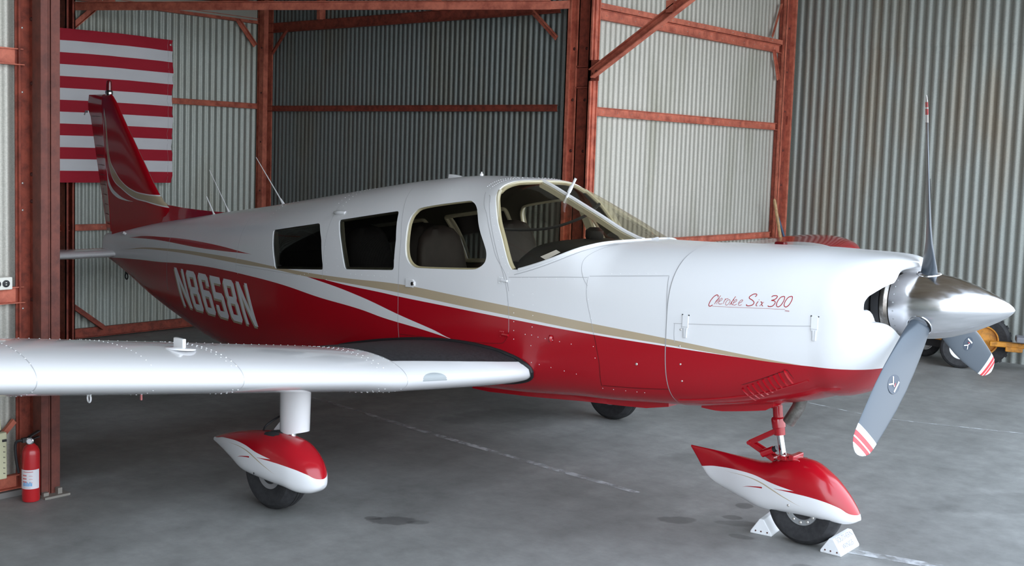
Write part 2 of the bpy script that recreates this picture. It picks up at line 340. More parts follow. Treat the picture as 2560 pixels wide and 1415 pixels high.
# floor, apron outside
mb=MB(); mb.box((-60,-60,-.12),(60,60,0)); struct(mb.build('floor',M['floor'],angle=0))
# roofs (underside seen at the top left)
mb=MB(); mb.box((XA-.3,-2.8,ZT),(XC+.05,YB+.1,ZT+.05)); struct(mb.build('ceiling_tail_bay',M['roofm'],angle=0))
mb=MB(); mb.box((XC-.2,YF-.3,ZW),(XD+.1,YD+.3,ZW+.05)); struct(mb.build('ceiling',M['rust_roof'],angle=0))
# eave flashing strip above the tail wall
mb=MB(); mb.box((XA+.03,.75,3.405),(XA+.045,YB-.16,3.56)); struct(mb.build('trim_1',mat('grey_flashing',(.46,.46,.40),.5,metal=.2),angle=0))

def channel(mb,p,q,w,dp,t=.006,nrm=(1,0,0),m=0):
    """C channel: web plus two lips; open side away from nrm"""
    p,q,nrm=Vector(p),Vector(q),Vector(nrm).normalized(); d=(q-p).normalized(); s=d.cross(nrm).normalized()
    mb.bar(p,q,w,t,up=tuple(nrm),m=m)
    for k in (-1,1): mb.bar(p+s*k*(w/2-t/2)-nrm*dp/2,q+s*k*(w/2-t/2)-nrm*dp/2,t,dp,up=tuple(nrm),m=m)
def steel(name,mb,label,cat,group,mt='steel',base=(0,0,0),extra=()):
    o=mb.build(name,[M[mt],M['bolt'],M['screw']],base=base,angle=25,bevel=0); tag(o,label,cat,group); return o
def screws(mb,p,q,n,nrm,off=.0,m=2,r=.006):
    p,q=Vector(p),Vector(q)
    for i in range(n): mb.dome(p.lerp(q,(i+.5)/n)+Vector(nrm)*off,r,nrm,m)

# girts: angle irons carried round the walls. (name, label, p, q, normal, height)
def girt(p,q,nrm,h,label,grp,mt='steel',scr=0,lip=.045):
    mb=MB(); p,q=Vector(p),Vector(q); nrm=Vector(nrm)
    mb.bar(p+nrm*.012,q+nrm*.012,h,.006,up=tuple(nrm)); mb.bar(p+nrm*lip/2+Vector((0,0,-h/2)),q+nrm*lip/2+Vector((0,0,-h/2)),lip,.006,up=(0,0,1)); mb.bar(p+nrm*(lip*.35)+Vector((0,0,h/2)),q+nrm*(lip*.35)+Vector((0,0,h/2)),lip*.7,.006,up=(0,0,1))
    if scr: screws(mb,p+nrm*.016,q+nrm*.016,scr,nrm,r=.005)
    return steel('wall_girt',mb,label,'girt',grp,mt,base=tuple(p))
gw='horizontal steel girts on the corrugated walls'
xa,yb,xc,yd=XA+.022,YB-.02,XC+.014,YD
for z,lab in ((3.40,'red steel girt along the top of the tail wall above the striped flag'),(2.45,'red steel girt at mid height of the tail wall behind the flag'),(1.13,'red steel girt low on the tail wall behind the tail of the airplane')):
    girt((xa,-2.4,z),(xa,YB-.1,z),(1,0,0),.055,lab,gw,scr=14)
girt((xa,-2.4,.06),(xa,YB-.1,.06),(1,0,0),.09,'dark red sill rail at the foot of the tail wall',gw,'steel_dark')
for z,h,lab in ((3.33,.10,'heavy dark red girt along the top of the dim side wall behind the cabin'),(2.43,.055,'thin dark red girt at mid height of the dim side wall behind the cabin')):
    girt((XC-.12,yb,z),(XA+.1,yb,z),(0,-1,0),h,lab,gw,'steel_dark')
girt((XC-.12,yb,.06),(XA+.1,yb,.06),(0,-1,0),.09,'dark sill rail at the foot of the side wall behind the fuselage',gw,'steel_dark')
for z,h,lab in ((3.30,.085,'bright red girt near the top of the pale back wall'),(2.42,.075,'bright red girt at mid height of the pale back wall'),(1.175,.06,'red girt low on the pale back wall, just above the far wing')):
    girt((xc,YD-.40,z),(xc,YB+.12,z),(1,0,0),h,lab,gw,scr=16)
girt((xc,YD-.2,.06),(xc,YB+.12,.06),(1,0,0),.08,'sill rail at the foot of the pale back wall',gw)
mb=MB(); mb.bar((xc+.03,YD-.40,3.375),(xc+.03,YB+.12,3.375),.05,.05,up=(1,0,0)); screws(mb,(xc+.055,YB+.2,3.375),(xc+.055,YD-.5,3.375),12,(1,0,0))
steel('wall_girt',mb,'flat red rail bolted just over the top girt of the pale back wall','girt',gw,base=(xc,YB,3.42))
xe=XE+.012
for z,lab in ((1.13,'red girt with an outlet on it beside the front post at far left'),(2.44,'upper red girt running left from the front post')):
    girt((xe,YE-.02,z),(xe,YF+.1,z),(1,0,0),.085,lab,gw,scr=0)
girt((xe,YE-.02,.075),(xe,YF+.1,.075),(1,0,0),.07,'red sill rail behind the fire extinguisher',gw,scr=6)
mb=MB(); mb.box((xe-.01,YF+.1,0),(xe+.06,YE,.032)); o=mb.build('base_plate_strip',mat('dirty_grey_steel',(.20,.19,.18),.7),angle=0,base=(xe,YE,0)); tag(o,'dirty grey steel strip on the floor under the sill rail at far left','sill')

# posts --------------------------------------------------------------
gp='upright steel posts of the hangar frame'
# front post at left: two channels facing the camera, base plate
t=thing('steel_post',(-3.84,-2.36,0),'red front steel post at left with a groove down its face','post',gp)
mb=MB(); x0,x1,y0,y1=-3.87,-3.78,-2.449,-2.338
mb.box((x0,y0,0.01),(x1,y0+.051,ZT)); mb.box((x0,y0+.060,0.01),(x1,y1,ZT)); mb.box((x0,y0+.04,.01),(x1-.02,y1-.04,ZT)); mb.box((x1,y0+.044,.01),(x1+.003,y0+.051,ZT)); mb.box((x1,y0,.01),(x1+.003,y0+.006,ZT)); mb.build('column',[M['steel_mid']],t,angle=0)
mb=MB(); mb.box((x0-.004,y0-.008,0),(x1+.06,y1+.03,.012)); mb.box((x1+.004,y0+.0,.012),(x1+.03,y0+.03,.03),0); mb.box((x1+.004,y1-.03,.012),(x1+.035,y1-.005,.045),0); mb.build('base_plate',[mat('worn_plate',(.25,.23,.20),.6)],t,angle=0)
t=thing('steel_post',(XE+.03,YE,0),'narrow darker steel angle beside the front post, behind the fire extinguisher','post',gp)
mb=MB(); mb.box((XE+.02,YE-.06,.01),(XE+.03,YE+.04,ZT)); mb.box((XE+.02,YE+.02,.01),(XE+.09,YE+.03,ZT)); mb.box((XE+.02,YE-.05,.01),(XE+.05,YE-.04,ZT))
for z in (.6,1.05,1.6,1.75,2.25,2.6): mb.dome((XE+.03,YE-.02,z),.007,(1,0,0),2); mb.dome((XE+.055,YE+.019,z+.05),.013,(0,-1,0),1)
o=mb.build('wall_angle',[M['steel_dark'],M['bolt'],M['screw']],t,angle=0)
# tail-wall intermediate post
t=thing('steel_post',(XA+.10,.21,0),'dark narrow post standing against the tail wall behind the flag','post',gp)
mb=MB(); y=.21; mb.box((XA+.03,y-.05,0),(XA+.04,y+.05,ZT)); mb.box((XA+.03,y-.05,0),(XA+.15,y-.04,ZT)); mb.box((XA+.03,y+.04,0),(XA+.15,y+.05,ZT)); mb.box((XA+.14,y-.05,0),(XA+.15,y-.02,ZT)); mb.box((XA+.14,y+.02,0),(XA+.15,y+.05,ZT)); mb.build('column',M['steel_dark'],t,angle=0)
# corner post
t=thing('steel_post',(XA+.10,YB-.10,0),'red corner post where the tail wall meets the dim side wall','post',gp)
mb=MB(); mb.box((XA+.03,YB-.14,0),(XA+.04,YB-.03,ZT)); mb.box((XA+.03,YB-.04,0),(XA+.17,YB-.03,ZT)); mb.box((XA+.09,YB-.16,0),(XA+.17,YB-.10,ZT))
for z in (.5,1.0,1.5,2.05,2.6,3.1): mb.dome((XA+.135,YB-.16,z),.012,(0,-1,0),1); mb.dome((XA+.05,YB-.045,z+.1),.012,(0,-1,0),1)
mb.build('column',[M['steel'],M['bolt']],t,angle=0)
# big built-up pillar between dim wall and pale wall
t=thing('steel_pillar',(XC+.05,YB-.05,0),'broad built-up red steel pillar with bolted dark web behind the windscreen','pillar')
mb=MB(); px0,px1=-4.075,-3.785; py=2.62
mb.box((px0+.06,py,0),(px1-.03,py+.008,ZW)); mb.box((XC+.0,py+.04,0),(px1-.03,py+.05,ZW)); mb.build('web',[M['steel_dark']],t,angle=0)
mb=MB(); mb.box((px0,py-.08,0),(px0+.012,py+.03,ZW)); mb.box((px0,py-.08,0),(px0+.045,py-.07,ZW)); mb.box((px0,py-.015,0),(px0+.085,py,ZW)); mb.box((px0+.075,py-.03,0),(px0+.085,py,ZW)); mb.build('flange',[M['steel']],t,angle=0)
mb=MB(); mb.box((px1-.035,py-.08,0),(px1-.023,py+.04,ZW)); mb.box((px1-.023,py-.03,0),(px1-.008,py-.022,ZW)); mb.box((px1-.035,py+.03,0),(px1-.01,py+.04,ZW)); mb.box((px1-.035,py-.08,0),(px1-.005,py-.07,ZW)); mb.build('flange',[M['steel']],t,angle=0)
mb=MB(); mb.box((px0+.085,py-.018,2.62),(px1-.035,py+.0,2.78)); mb.box((px0+.085,py-.03,2.60),(px1-.035,py,2.615)); mb.box((px0+.085,py-.03,2.785),(px1-.035,py,2.80)); mb.build('splice_plate',[M['steel_dark']],t,angle=0)
for z in (.3,.75,1.2,1.62,2.05,2.5,2.95,3.4,3.8):
    for xx,yy in ((px0+.045,py-.016),(px0+.17,py-.001)):
        b_=MB(); b_.dome((xx,yy,z),.015,(0,-1,0),0,n=8,flat=.5); b_.build('bolt',M['bolt'],t)
mb=MB(); mb.box((px1-.03,py-.08,2.66),(px1+.08,py-.072,2.84)); mb.build('gusset',[M['steel_dark']],t,angle=0)
# right column at the corner of the pale wall and the port wall
t=thing('steel_pillar',(XC+.1,YD-.3,0),'broad red steel column in the corner beside the bright corrugated side wall','pillar')
mb=MB(); cy0,cy1=6.53,6.75; cx=XC+.05
mb.box((XC+.0,cy0,0),(cx+.03,cy0+.012,ZW)); mb.box((cx,cy0+.012,0),(cx+.012,cy1-.03,ZW)); mb.build('web',[M['steel_dark'],M['bolt']],t,angle=0)
mb=MB(); mb.box((cx,cy0-.01,0),(cx+.03,cy0+.05,ZW)); mb.build('flange',[M['steel']],t,angle=0)
mb=MB(); mb.box((cx+.01,cy1-.05,0),(cx+.06,cy1-.01,ZW)); mb.box((cx+.0,cy1-.01,0),(cx+.02,cy1+.02,ZW)); mb.build('flange',[M['steel']],t,angle=0)
for z in (.6,1.25,1.75,2.15,2.6,3.05,3.55): b_=MB(); b_.dome((cx+.012,cy0+.12,z),.014,(1,0,0),0,n=8,flat=.5); b_.build('bolt',M['bolt'],t)
mb=MB(); mb.box((cx+.012,cy0+.16,2.45),(cx+.03,cy0+.24,2.55)); mb.build('clip',[M['steel_dark']],t,angle=0)

# knee braces --------------------------------------------------------
gb='diagonal knee braces'
def brace(p,q,w,lab,mt='steel',nrm=(1,0,0)):
    mb=MB(); mb.bar(p,q,w,.006,up=nrm); d=(Vector(q)-Vector(p)).normalized(); s=d.cross(Vector(nrm)).normalized(); o=s*w/2-Vector(nrm)*w*.0
    mb.bar(Vector(p)+o+Vector(nrm)*w/3,Vector(q)+o+Vector(nrm)*w/3,.006,w*.7,up=nrm); steel('knee_brace',mb,lab,'brace',gb,mt,base=p)
X_=XA+.06
brace((X_,.27,3.10),(X_,.58,3.38),.05,'short brace at the top left of the flag from the narrow post')
brace((X_,YB-.20,3.12),(X_,YB-.44,3.38),.045,'short brace on the tail wall side of the corner post')
brace((X_,.27,.36),(X_,.62,.10),.05,'short brace at the foot of the tail wall under the tail','steel_dark')
brace((XA+.2,YB-.06,3.05),(XA+.45,YB-.06,3.30),.045,'short brace on the dim wall side of the corner post','steel_dark',(0,-1,0))
brace((XC-.13,YB-.06,3.05),(XC-.42,YB-.06,3.30),.045,'short brace from the dim wall girt down to the broad pillar','steel',(0,-1,0))
brace((xc+.03,YB+.16,3.20),(xc+.03,YB+.25,3.33),.04,'tiny brace under the top girt at the broad pillar')
brace((xc+.03,6.47,2.95),(xc+.03,6.33,3.27),.035,'bent brace under the top girt beside the corner column')
brace((xc+.03,6.47,3.80),(xc+.03,6.29,3.42),.035,'bent brace above the top girt beside the corner column')
brace((xe+.015,YE-.07,.42),(xe+.015,YE-.38,.10),.035,'brace behind the fire extinguisher and the power strip')
# big diagonal from pillar to roof, and the tie across the tail bay
mb=MB(); p=Vector((-3.764,2.54,2.72)); q=Vector((-2.15,2.54,3.722)); 
mb.bar(p,q,.085,.008,up=(0,-1,0)); dd=(q-p).normalized(); ss=Vector((dd.z,0,-dd.x))
mb.bar(p+ss*.04+Vector((0,-.035,0)),q+ss*.04+Vector((0,-.035,0)),.008,.07,up=(0,-1,0)); mb.bar(p-ss*.04+Vector((0,-.02,0)),q-ss*.04+Vector((0,-.02,0)),.008,.04,up=(0,-1,0)); mb.box((-3.02,2.50,3.20),(-2.95,2.54,3.30),0); mb.dome((px1+.06,py-.09,2.74),.015,(0,-1,0),1)
steel('roof_strut',mb,'big diagonal red strut rising from the broad pillar toward the roof','strut',None,base=tuple(p))
mb=MB(); mb.bar((-8.35,.26,3.29),(-4.10,2.335,3.30),.012,.068); mb.bar((-8.35,.26,3.33),(-4.10,2.335,3.34),.05,.008); mb.bar((-4.18,2.30,3.30),(-3.95,2.41,3.31),.010,.07)
steel('cross_tie',mb,'long red tie bar crossing the top of the tail bay from flag to pillar','beam',None,base=(-8.35,.26,3.3))
# rafters under tail-bay roof
for (a,b,lab) in (((XA+.1,-.9,3.60),(XC,-.9,3.60),'roof purlin above the tail wing'),((XA+.1,1.85,3.56),(XC,1.85,3.62),'roof purlin above the striped flag'),((XA+.3,YB-.25,3.52),(XA+.3,-2.4,3.52),'rafter just inside the tail wall')):
    mb=MB(); channel(mb,a,b,.10,.05,nrm=(0,0,-1)); steel('roof_purlin',mb,'dull red '+lab,'purlin','purlins under the tail bay roof','steel_dark',base=a)
mb=MB(); mb.box((XC-.05-3.35,YB-.10,3.38),(XC-.05-3.30,YB-.02,ZW-.1)); steel('wall_stud',mb,'short red upright above the girt of the dim side wall','post',None,base=(XC-3.4,YB-.05,3.4))
mb=MB(); mb.box((XC-.05-1.62,YB-.10,3.38),(XC-.05-1.57,YB-.02,ZW-.1)); steel('wall_stud',mb,'second short upright above the dim wall girt, nearer the broad pillar','post',None,base=(XC-1.6,YB-.05,3.4))
mb=MB(); mb.tube(smooth_path([(-7.4,.55,3.64),(-6.9,.82,3.55),(-6.4,1.05,3.53),(-5.9,1.3,3.55),(-5.5,1.5,3.64)]),.006,8); o=mb.build('roof_cable',M['plastic_white'],base=(-6.4,1,3.5)); tag(o,'pale cable sagging under the dark roof above the tie bar','cable')

# flag ---------------------------------------------------------------
t=thing('flag',(XA+.18,.35,1.6),'large red and white striped flag hung on the tail wall behind the tail','flag')
FY0,FY1,FZ0,FZ1=-1.50,1.325,1.585,3.065
def fx(y,z): return XA+.185+.010*math.sin(y*9+z*1.5)+.006*math.sin(y*23-z*4)+.006*math.sin(z*6+y*3)
def fz(y,k): return FZ0+(FZ1-FZ0)*k/13+.012*math.sin(y*2.2)*(k/13)
for k in range(13):
    mb=MB(); ny=90; R=[]
    for j in range(4):
        R.append([(fx(FY0+(FY1-FY0)*i/ny,k+j/3),FY0+(FY1-FY0)*i/ny,fz(FY0+(FY1-FY0)*i/ny,k+j/3)) for i in range(ny+1)])
    vs=[v for r in R for v in r]; n=ny+1
    mb.add(vs,[(j*n+i,j*n+i+1,(j+1)*n+i+1,(j+1)*n+i) for j in range(3) for i in range(ny)],0,True)
    mb.build('stripe',M['flag_red'] if k%2==0 else M['flag_white'],t,angle=180,recalc=False)
mb=MB(); ny=30
vs=[(fx(FY0+1.12*i/ny,6+j)+.016,FY0+1.12*i/ny,fz(FY0+1.12*i/ny,6+j)) for j in range(8) for i in range(ny+1)]
mb.add(vs,[(j*31+i,j*31+i+1,(j+1)*31+i+1,(j+1)*31+i) for j in range(7) for i in range(ny)],0,True)
for rr in range(9):
    for c_ in range(6 if rr%2==0 else 5):
        yy=FY0+.09+.187*c_+(.093 if rr%2 else 0); zk=6.35+rr*.79
        X0=fx(yy,zk)+.030; z=fz(yy,zk); pts=[(X0,yy+(.035 if i%2==0 else .014)*math.sin(i*PI/5),z+(.035 if i%2==0 else .014)*math.cos(i*PI/5)) for i in range(10)]
        mb.add(pts+[(X0,yy,z)],[(i,(i+1)%10,10) for i in range(10)],1)
mb.build('canton',[M['flagblue'],M['flag_white']],t,angle=0,recalc=False)
mb=MB(); vs=[(fx(FY1-.045*i,13*j/26)+.0015,FY1-.045*i,fz(FY1,13*j/26)) for j in range(27) for i in range(2)]
for j in (0,13): 
    b_=MB(); b_.lathe([(.006,0),(.011,.002),(.011,.004),(.006,.005)],(fx(FY1-.03,j)+.004,FY1-.03,fz(FY1,j)+(.05 if j==0 else -.05)),(1,0,0),12,0); b_.build('grommet',M['screw'],t)
mb=MB(); mb.tube([(fx(FY1-.055,13*j/26)+.003,FY1-.055,fz(FY1,13*j/26)) for j in range(27)],.0008,5); mb.build('hem_seam',M['seam'],t)

# outlet, cord, power strip -------------------------------------------
ox=XE+.065
t=thing('wall_outlet',(ox,-2.57,1.205),'white double electrical outlet box on the girt at far left','outlet')
mb=MB(); mb.box((ox-.05,-2.665,1.165),(ox,-2.545,1.235)); mb.build('box',M['plastic_white'],t,angle=0,bevel=.006)
for yy in (-2.632,-2.583):
    mb=MB(); mb.lathe([(.020,0),(.020,.004),(.016,.005)],(ox,yy,1.20),(1,0,0),20); o=mb.build('socket',M['black'],t)
    mb=MB(); 
    for dz in (-.006,.006): mb.box((ox+.005,yy-.005,1.20+dz-.002),(ox+.0065,yy+.003,1.20+dz+.002))
    mb.build('slot',M['plastic_white'],o)
mb=MB(); mb.lathe([(.004,0),(.003,.003)],(ox,-2.6075,1.20),(1,0,0),10); mb.build('screw',M['screw'],t)
sx=XE+.10
mb=MB(); mb.tube(smooth_path([(ox+.008,-2.633,1.19),(ox+.03,-2.655,1.10),(ox+.02,-2.65,.95),(ox-.02,-2.635,.85),(ox-.01,-2.62,.70),(ox,-2.632,.56),(sx+.01,-2.642,.40)]),.0065,8)
t=thing('power_strip',(sx,-2.63,.25),'cream power strip hanging upright on the wall at lower left','power strip')
mb.build('power_cord',M['ivory'],t)
mb=MB(); ring=[(-.028,0),(.028,0),(.024,.032),(-.024,.032)]
tilt=.02
mb.box((sx-.02,-2.665,.125),(sx+.02,-2.607,.385)); mb.build('housing',M['ivory'],t,angle=0,bevel=.006)
mb=MB(); mb.box((sx+.018,-2.635,.335),(sx+.026,-2.612,.348)); mb.build('switch',M['black'],t,angle=0)
for i in range(6):
    mb=MB(); z=.305-.03*i; mb.box((sx+.018,-2.628,z),(sx+.0215,-2.625,z+.006)); mb.box((sx+.018,-2.622,z-.001),(sx+.0215,-2.619,z+.004)); mb.build('socket',M['black'],t,angle=0)

# fire extinguisher ----------------------------------------------------
ex,ey=-3.765,-2.515
t=thing('fire_extinguisher',(ex,ey,0),'small red fire extinguisher standing on the floor by the front post','fire extinguisher')
mb=MB(); R=.047; mb.lathe([(.036,0),(.044,.004),(R,.014),(R,.262),(.045,.285),(.036,.305),(.022,.318),(.018,.326)],(ex,ey,0),n=40); mb.build('cylinder',M['ext_red'],t)
mb=MB(); n=24; a0,a1=-2.35,.55
vs=[(ex+(R+.0012)*math.cos(a0+(a1-a0)*i/n),ey+(R+.0012)*math.sin(a0+(a1-a0)*i/n),z) for z in (.078,.185) for i in range(n+1)]
mb.add(vs,[(i,i+1,i+n+2,i+n+1) for i in range(n)],0,True)
def lab(a,b,za,zb,m,off=.0018):
    k=6; vs=[(ex+(R+off)*math.cos(a+(b-a)*i/k),ey+(R+off)*math.sin(a+(b-a)*i/k),z) for z in (za,zb) for i in range(k+1)]
    mb.add(vs,[(i,i+1,i+k+2,i+k+1) for i in range(k)],m,True)
random.seed(3)
lab(-1.35,-.25,.172,.176,1)
for i in range(3):
    z=.150-.018*i; lab(-1.45,-.95,z,z+.008,1); lab(-.7,-.3,z,z+.002,1); lab(-.7,-.4,z+.005,z+.006,3)
for i in range(7): lab(-1.42+i*.16,-1.42+i*.16+.11,.094,.112+.006*(i%2),2)
lab(-2.3,-1.9,.082,.092,4)
for i in range(4): lab(-2.3,-1.7,.11+.015*i,.112+.015*i,3)
lab(-1.3,-.5,.084,.0865,3)
mb.build('label',[M['label'],M['label_red'],M['label_blue'],M['seam'],M['label_yel']],t,angle=80,recalc=False)
mb=MB(); mb.lathe([(.017,0),(.020,.004),(.020,.03),(.014,.034)],(ex,ey,.322)); mb.bar((ex,ey-.01,.362),(ex-.01,ey+.052,.385),.022,.006); mb.bar((ex,ey,.345),(ex-.01,ey+.05,.352),.018,.006); mb.box((ex-.014,ey-.05,.335),(ex+.01,ey,.36)); mb.build('valve_handle',M['black'],t,angle=30)
mb=MB(); mb.lathe([(.019,0),(.021,.004),(.021,.010),(.017,.013)],(ex+.014,ey-.012,.342),(.75,-.66,0),24); g=mb.build('gauge',M['chrome'],t)
mb=MB(); mb.lathe([(.014,0),(.013,.001)],(ex+.014+.75*.013,ey-.012-.66*.013,.342),(.75,-.66,0),20); mb.build('dial',M['label'],g)
mb=MB(); mb.tube(smooth_path([(ex,ey-.045,.347),(ex-.02,ey-.075,.335),(ex-.03,ey-.07,.25),(ex-.04,ey-.05,.16)]),.008,8); mb.build('hose',M['black'],t)

# wooden handles in the corner ---------------------------------------
def pole(name,p,q,r,mt,lab):
    t=thing(name,(q[0],q[1],0),lab,'broom')
    mb=MB(); p=Vector(p); q=Vector(q); mb.tube([q,q.lerp(p,.97),q.lerp(p,.99),p],[r,r,r*.8,r*.4],12); mb.build('handle',M[mt],t)
    mb=MB(); mb.box((q.x-.02,q.y-.15,.07),(q.x+.03,q.y+.15,.11)); mb.build('head',M['wood'],t,angle=0)
    mb=MB(); mb.box((q.x-.016,q.y-.145,0),(q.x+.026,q.y+.145,.07)); mb.build('bristles',M['bristle'],t,angle=0)
pole('broom',(XC+.20,6.24,1.60),(-3.72,6.56,.1),.018,'wood','pale wooden broom handle leaning in the corner beyond the far wing')
pole('broom',(XC+.20,6.33,1.42),(-3.55,6.66,.1),.013,'bluepole','thin dark blue broom handle leaning beside the wooden one')

# chocks ----------------------------------------------------------------
def chock(c,L,Wd,H,yaw,lab,text=None):
    t=thing('wheel_chock',(c[0],c[1],0),lab,'chock','white painted wooden wheel chocks')
    R_=Matrix.Rotation(yaw,3,'Z'); c=Vector((c[0],c[1],0))
    prof=[(-Wd/2,0),(Wd/2,0),(Wd/2,.012),(.012,H),(-.012,H),(-Wd/2,.012)]
    mb=MB(); vs=[c+R_@Vector((u,s*L/2,v)) for s in (-1,1) for u,v in prof]
    n=len(prof); mb.add(vs,[tuple(range(n)),tuple(range(2*n-1,n-1,-1))]+[(i,(i+1)%n,(i+1)%n+n,i+n) for i in range(n)],0)
    mb.build('block',M['chock'],t,angle=0,bevel=.004)
    for u in (-.03,.0,.035): mb=MB(); mb.dome(c+R_@Vector((u,-L/2,.018)),.005,R_@Vector((0,-1,0)),0); mb.build('nail',M['bolt'],t)
    if text:
        tl=math.hypot(Wd/2-.012,H-.012); ex_=R_@Vector((0,1,0)); ez_=R_@Vector((-(Wd/2-.012)/tl,0,(H-.012)/tl)); o0=c+R_@Vector((Wd/2,0,.012)); nn=ex_.cross(ez_)
        mb=MB()
        for s_,dy,wd in text:
            for poly in text_polys(s_,wd,.028): mb.add([o0+ex_*x+ez_*(y+dy)+nn*.0015 for x,y in poly[0]],poly[1],0)
        mb.build('lettering',M['ink'],t,angle=0,recalc=False)
def text_polys(s,width,height):
    cu=bpy.data.curves.new('lettering','FONT'); cu.body=s; cu.align_x='CENTER'; cu.size=1
    o=bpy.data.objects.new('lettering_source',cu); COL.objects.link(o); bpy.context.view_layer.update()
    dg=bpy.context.evaluated_depsgraph_get(); me=o.evaluated_get(dg).to_mesh()
    xs=[v.co.x for v in me.vertices]; ys=[v.co.y for v in me.vertices]; kx=width/(max(xs)-min(xs)); ky=height/(max(ys)-min(ys)); mx=(max(xs)+min(xs))/2; y0=min(ys)
    r=[([((v.co.x-mx)*kx,(v.co.y-y0)*ky) for v in me.vertices],[tuple(p.vertices) for p in me.polygons])]
    o.evaluated_get(dg).to_mesh_clear(); bpy.data.objects.remove(o); bpy.data.curves.remove(cu); return r
chock((-.193,.045),.235,.115,.082,.02,'white chock with stencilled lettering in front of the nose wheel',[('SOUTHERN',.055,.19),('WINGS',.014,.13)])
chock((-.615,.055),.22,.12,.085,.15,'plain white chock behind the nose wheel')
mb=MB(); mb.tube(smooth_path([(-.60,.20,.006),(-.53,.19,.012),(-.49,.21,.006),(-.44,.19,.005)]),.004,6); o=mb.build('chock_rope',M['black'],base=(-.56,.05,.05)); tag(o,'thin dark cord lying on the floor behind the nose wheel','rope')

# floor lines ------------------------------------------------------------
def line(pts,w,lab,jit=0):
    mb=MB(); P=smooth_path([(x,y,0) for x,y in pts],10); vs=[]
    for i,p in enumerate(P):
        d=(P[min(i+1,len(P)-1)]-P[max(i-1,0)]).normalized(); s=Vector((-d.y,d.x,0)); w_=w*(1+random.uniform(-jit,jit))
        vs+=[(p+s*w_/2+Vector((0,0,.002))),(p-s*w_/2+Vector((0,0,.002)))]
    mb.add(vs,[(2*i,2*i+1,2*i+3,2*i+2) for i in range(len(P)-1)],0)
    o=mb.build('floor_line',M['chalk'],base=(*pts[0],0),angle=0); tag(o,lab,'floor marking','painted lines on the concrete'); return o
line([(-.20,.035),(.5,.21),(1.2,.38),(2.4,.7)],.078,'broad white line running from the lettered chock toward the camera')
line([(-7.5,.55),(-4.9,.37),(-3.36,.22),(-1.5,.10)],.05,'faint worn line on the floor under the belly',.2)
line([(-2.6,3.40),(-1.9,3.33),(-1.32,3.27),(-.8,3.42),(-.3,3.60),(.6,3.95)],.022,'thin wavering white line beyond the propeller',.35)

# tug behind the nose -----------------------------------------------------
t=thing('tow_tug',(-1.75,6.5,0),'low yellow tug cart with white-hubbed tyre behind the propeller','tug')
def wheel(mb_parent,c,r,w,rim,axis=(0,1,0),hub=.5,tread=0):
    ax=Vector(axis).normalized(); mb=MB(); h=w/2
    mb.lathe([(r*hub,-h*.8),(r*.86,-h),(r*.96,-h*.8),(r,-h*.45),(r,h*.45),(r*.96,h*.8),(r*.86,h),(r*hub,h*.8)],c,ax,40,cap=False)
    if tread:
        up=Vector((0,0,1)); a=ax.cross(up).normalized()
        for k in range(tread):
            th=2*PI*k/tread; d=a*math.cos(th)+up*math.sin(th); mb.bar(Vector(c)+d*r*.99-ax*h*.8,Vector(c)+d*r*.99+ax*h*.8,r*.10,r*.10,up=tuple(d))
    ty=mb.build('tyre',M['rubber'],mb_parent)
    mb=MB(); mb.lathe([(.001,-h*.5),(r*hub*.35,-h*.55),(r*hub*.4,-h*.25),(r*hub*.9,-h*.3),(r*hub*.95,-h*.82),(r*hub*1.04,-h*.84),(r*hub*1.04,h*.84),(r*hub*.95,h*.82),(r*hub*.9,h*.3),(r*hub*.4,h*.25),(.001,h*.5)],c,ax,36)
    mb.build('rim',rim,mb_parent); return ty
wax=Vector((.35,-.94,0)).normalized()
rimw=mat('white_hub',(.78,.77,.75),.4)
wheel(t,(-1.70,6.157,.20),.20,.10,rimw,wax,.52)
wheel(t,(-1.60,6.50,.265),.265,.13,M['yellow'],wax,.55,tread=22)
wheel(t,(-2.22,6.58,.16),.16,.09,rimw,wax,.5)
mb=MB(); mb.bar((-2.35,6.45,.34),(-1.80,6.28,.34),.24,.05); mb.bar((-2.35,6.36,.27),(-1.78,6.20,.27),.04,.05); mb.bar((-1.50,6.40,.25),(-.90,6.62,.25),.08,.05); mb.bar((-1.35,6.42,.21),(-1.2,6.48,.21),.04,.05); mb.build('chassis',M['yellow'],t,angle=0,bevel=.008)
mb=MB(); mb.bar((-1.25,6.40,.33),(-.55,6.66,.30),.20,.055); mb.build('deck_plate',mat('worn_grey_plate',(.20,.20,.22),.6),t,angle=0,bevel=.01)
mb=MB(); mb.bar((-2.25,6.33,.27),(-2.2,6.28,.08),.03,.03); mb.tube([(-2.2,6.62,.16),(-1.72,6.22,.2)],.02); mb.bar((-2.3,6.45,.20),(-1.7,6.35,.20),.2,.08); mb.build('axle',M['black'],t,angle=30)
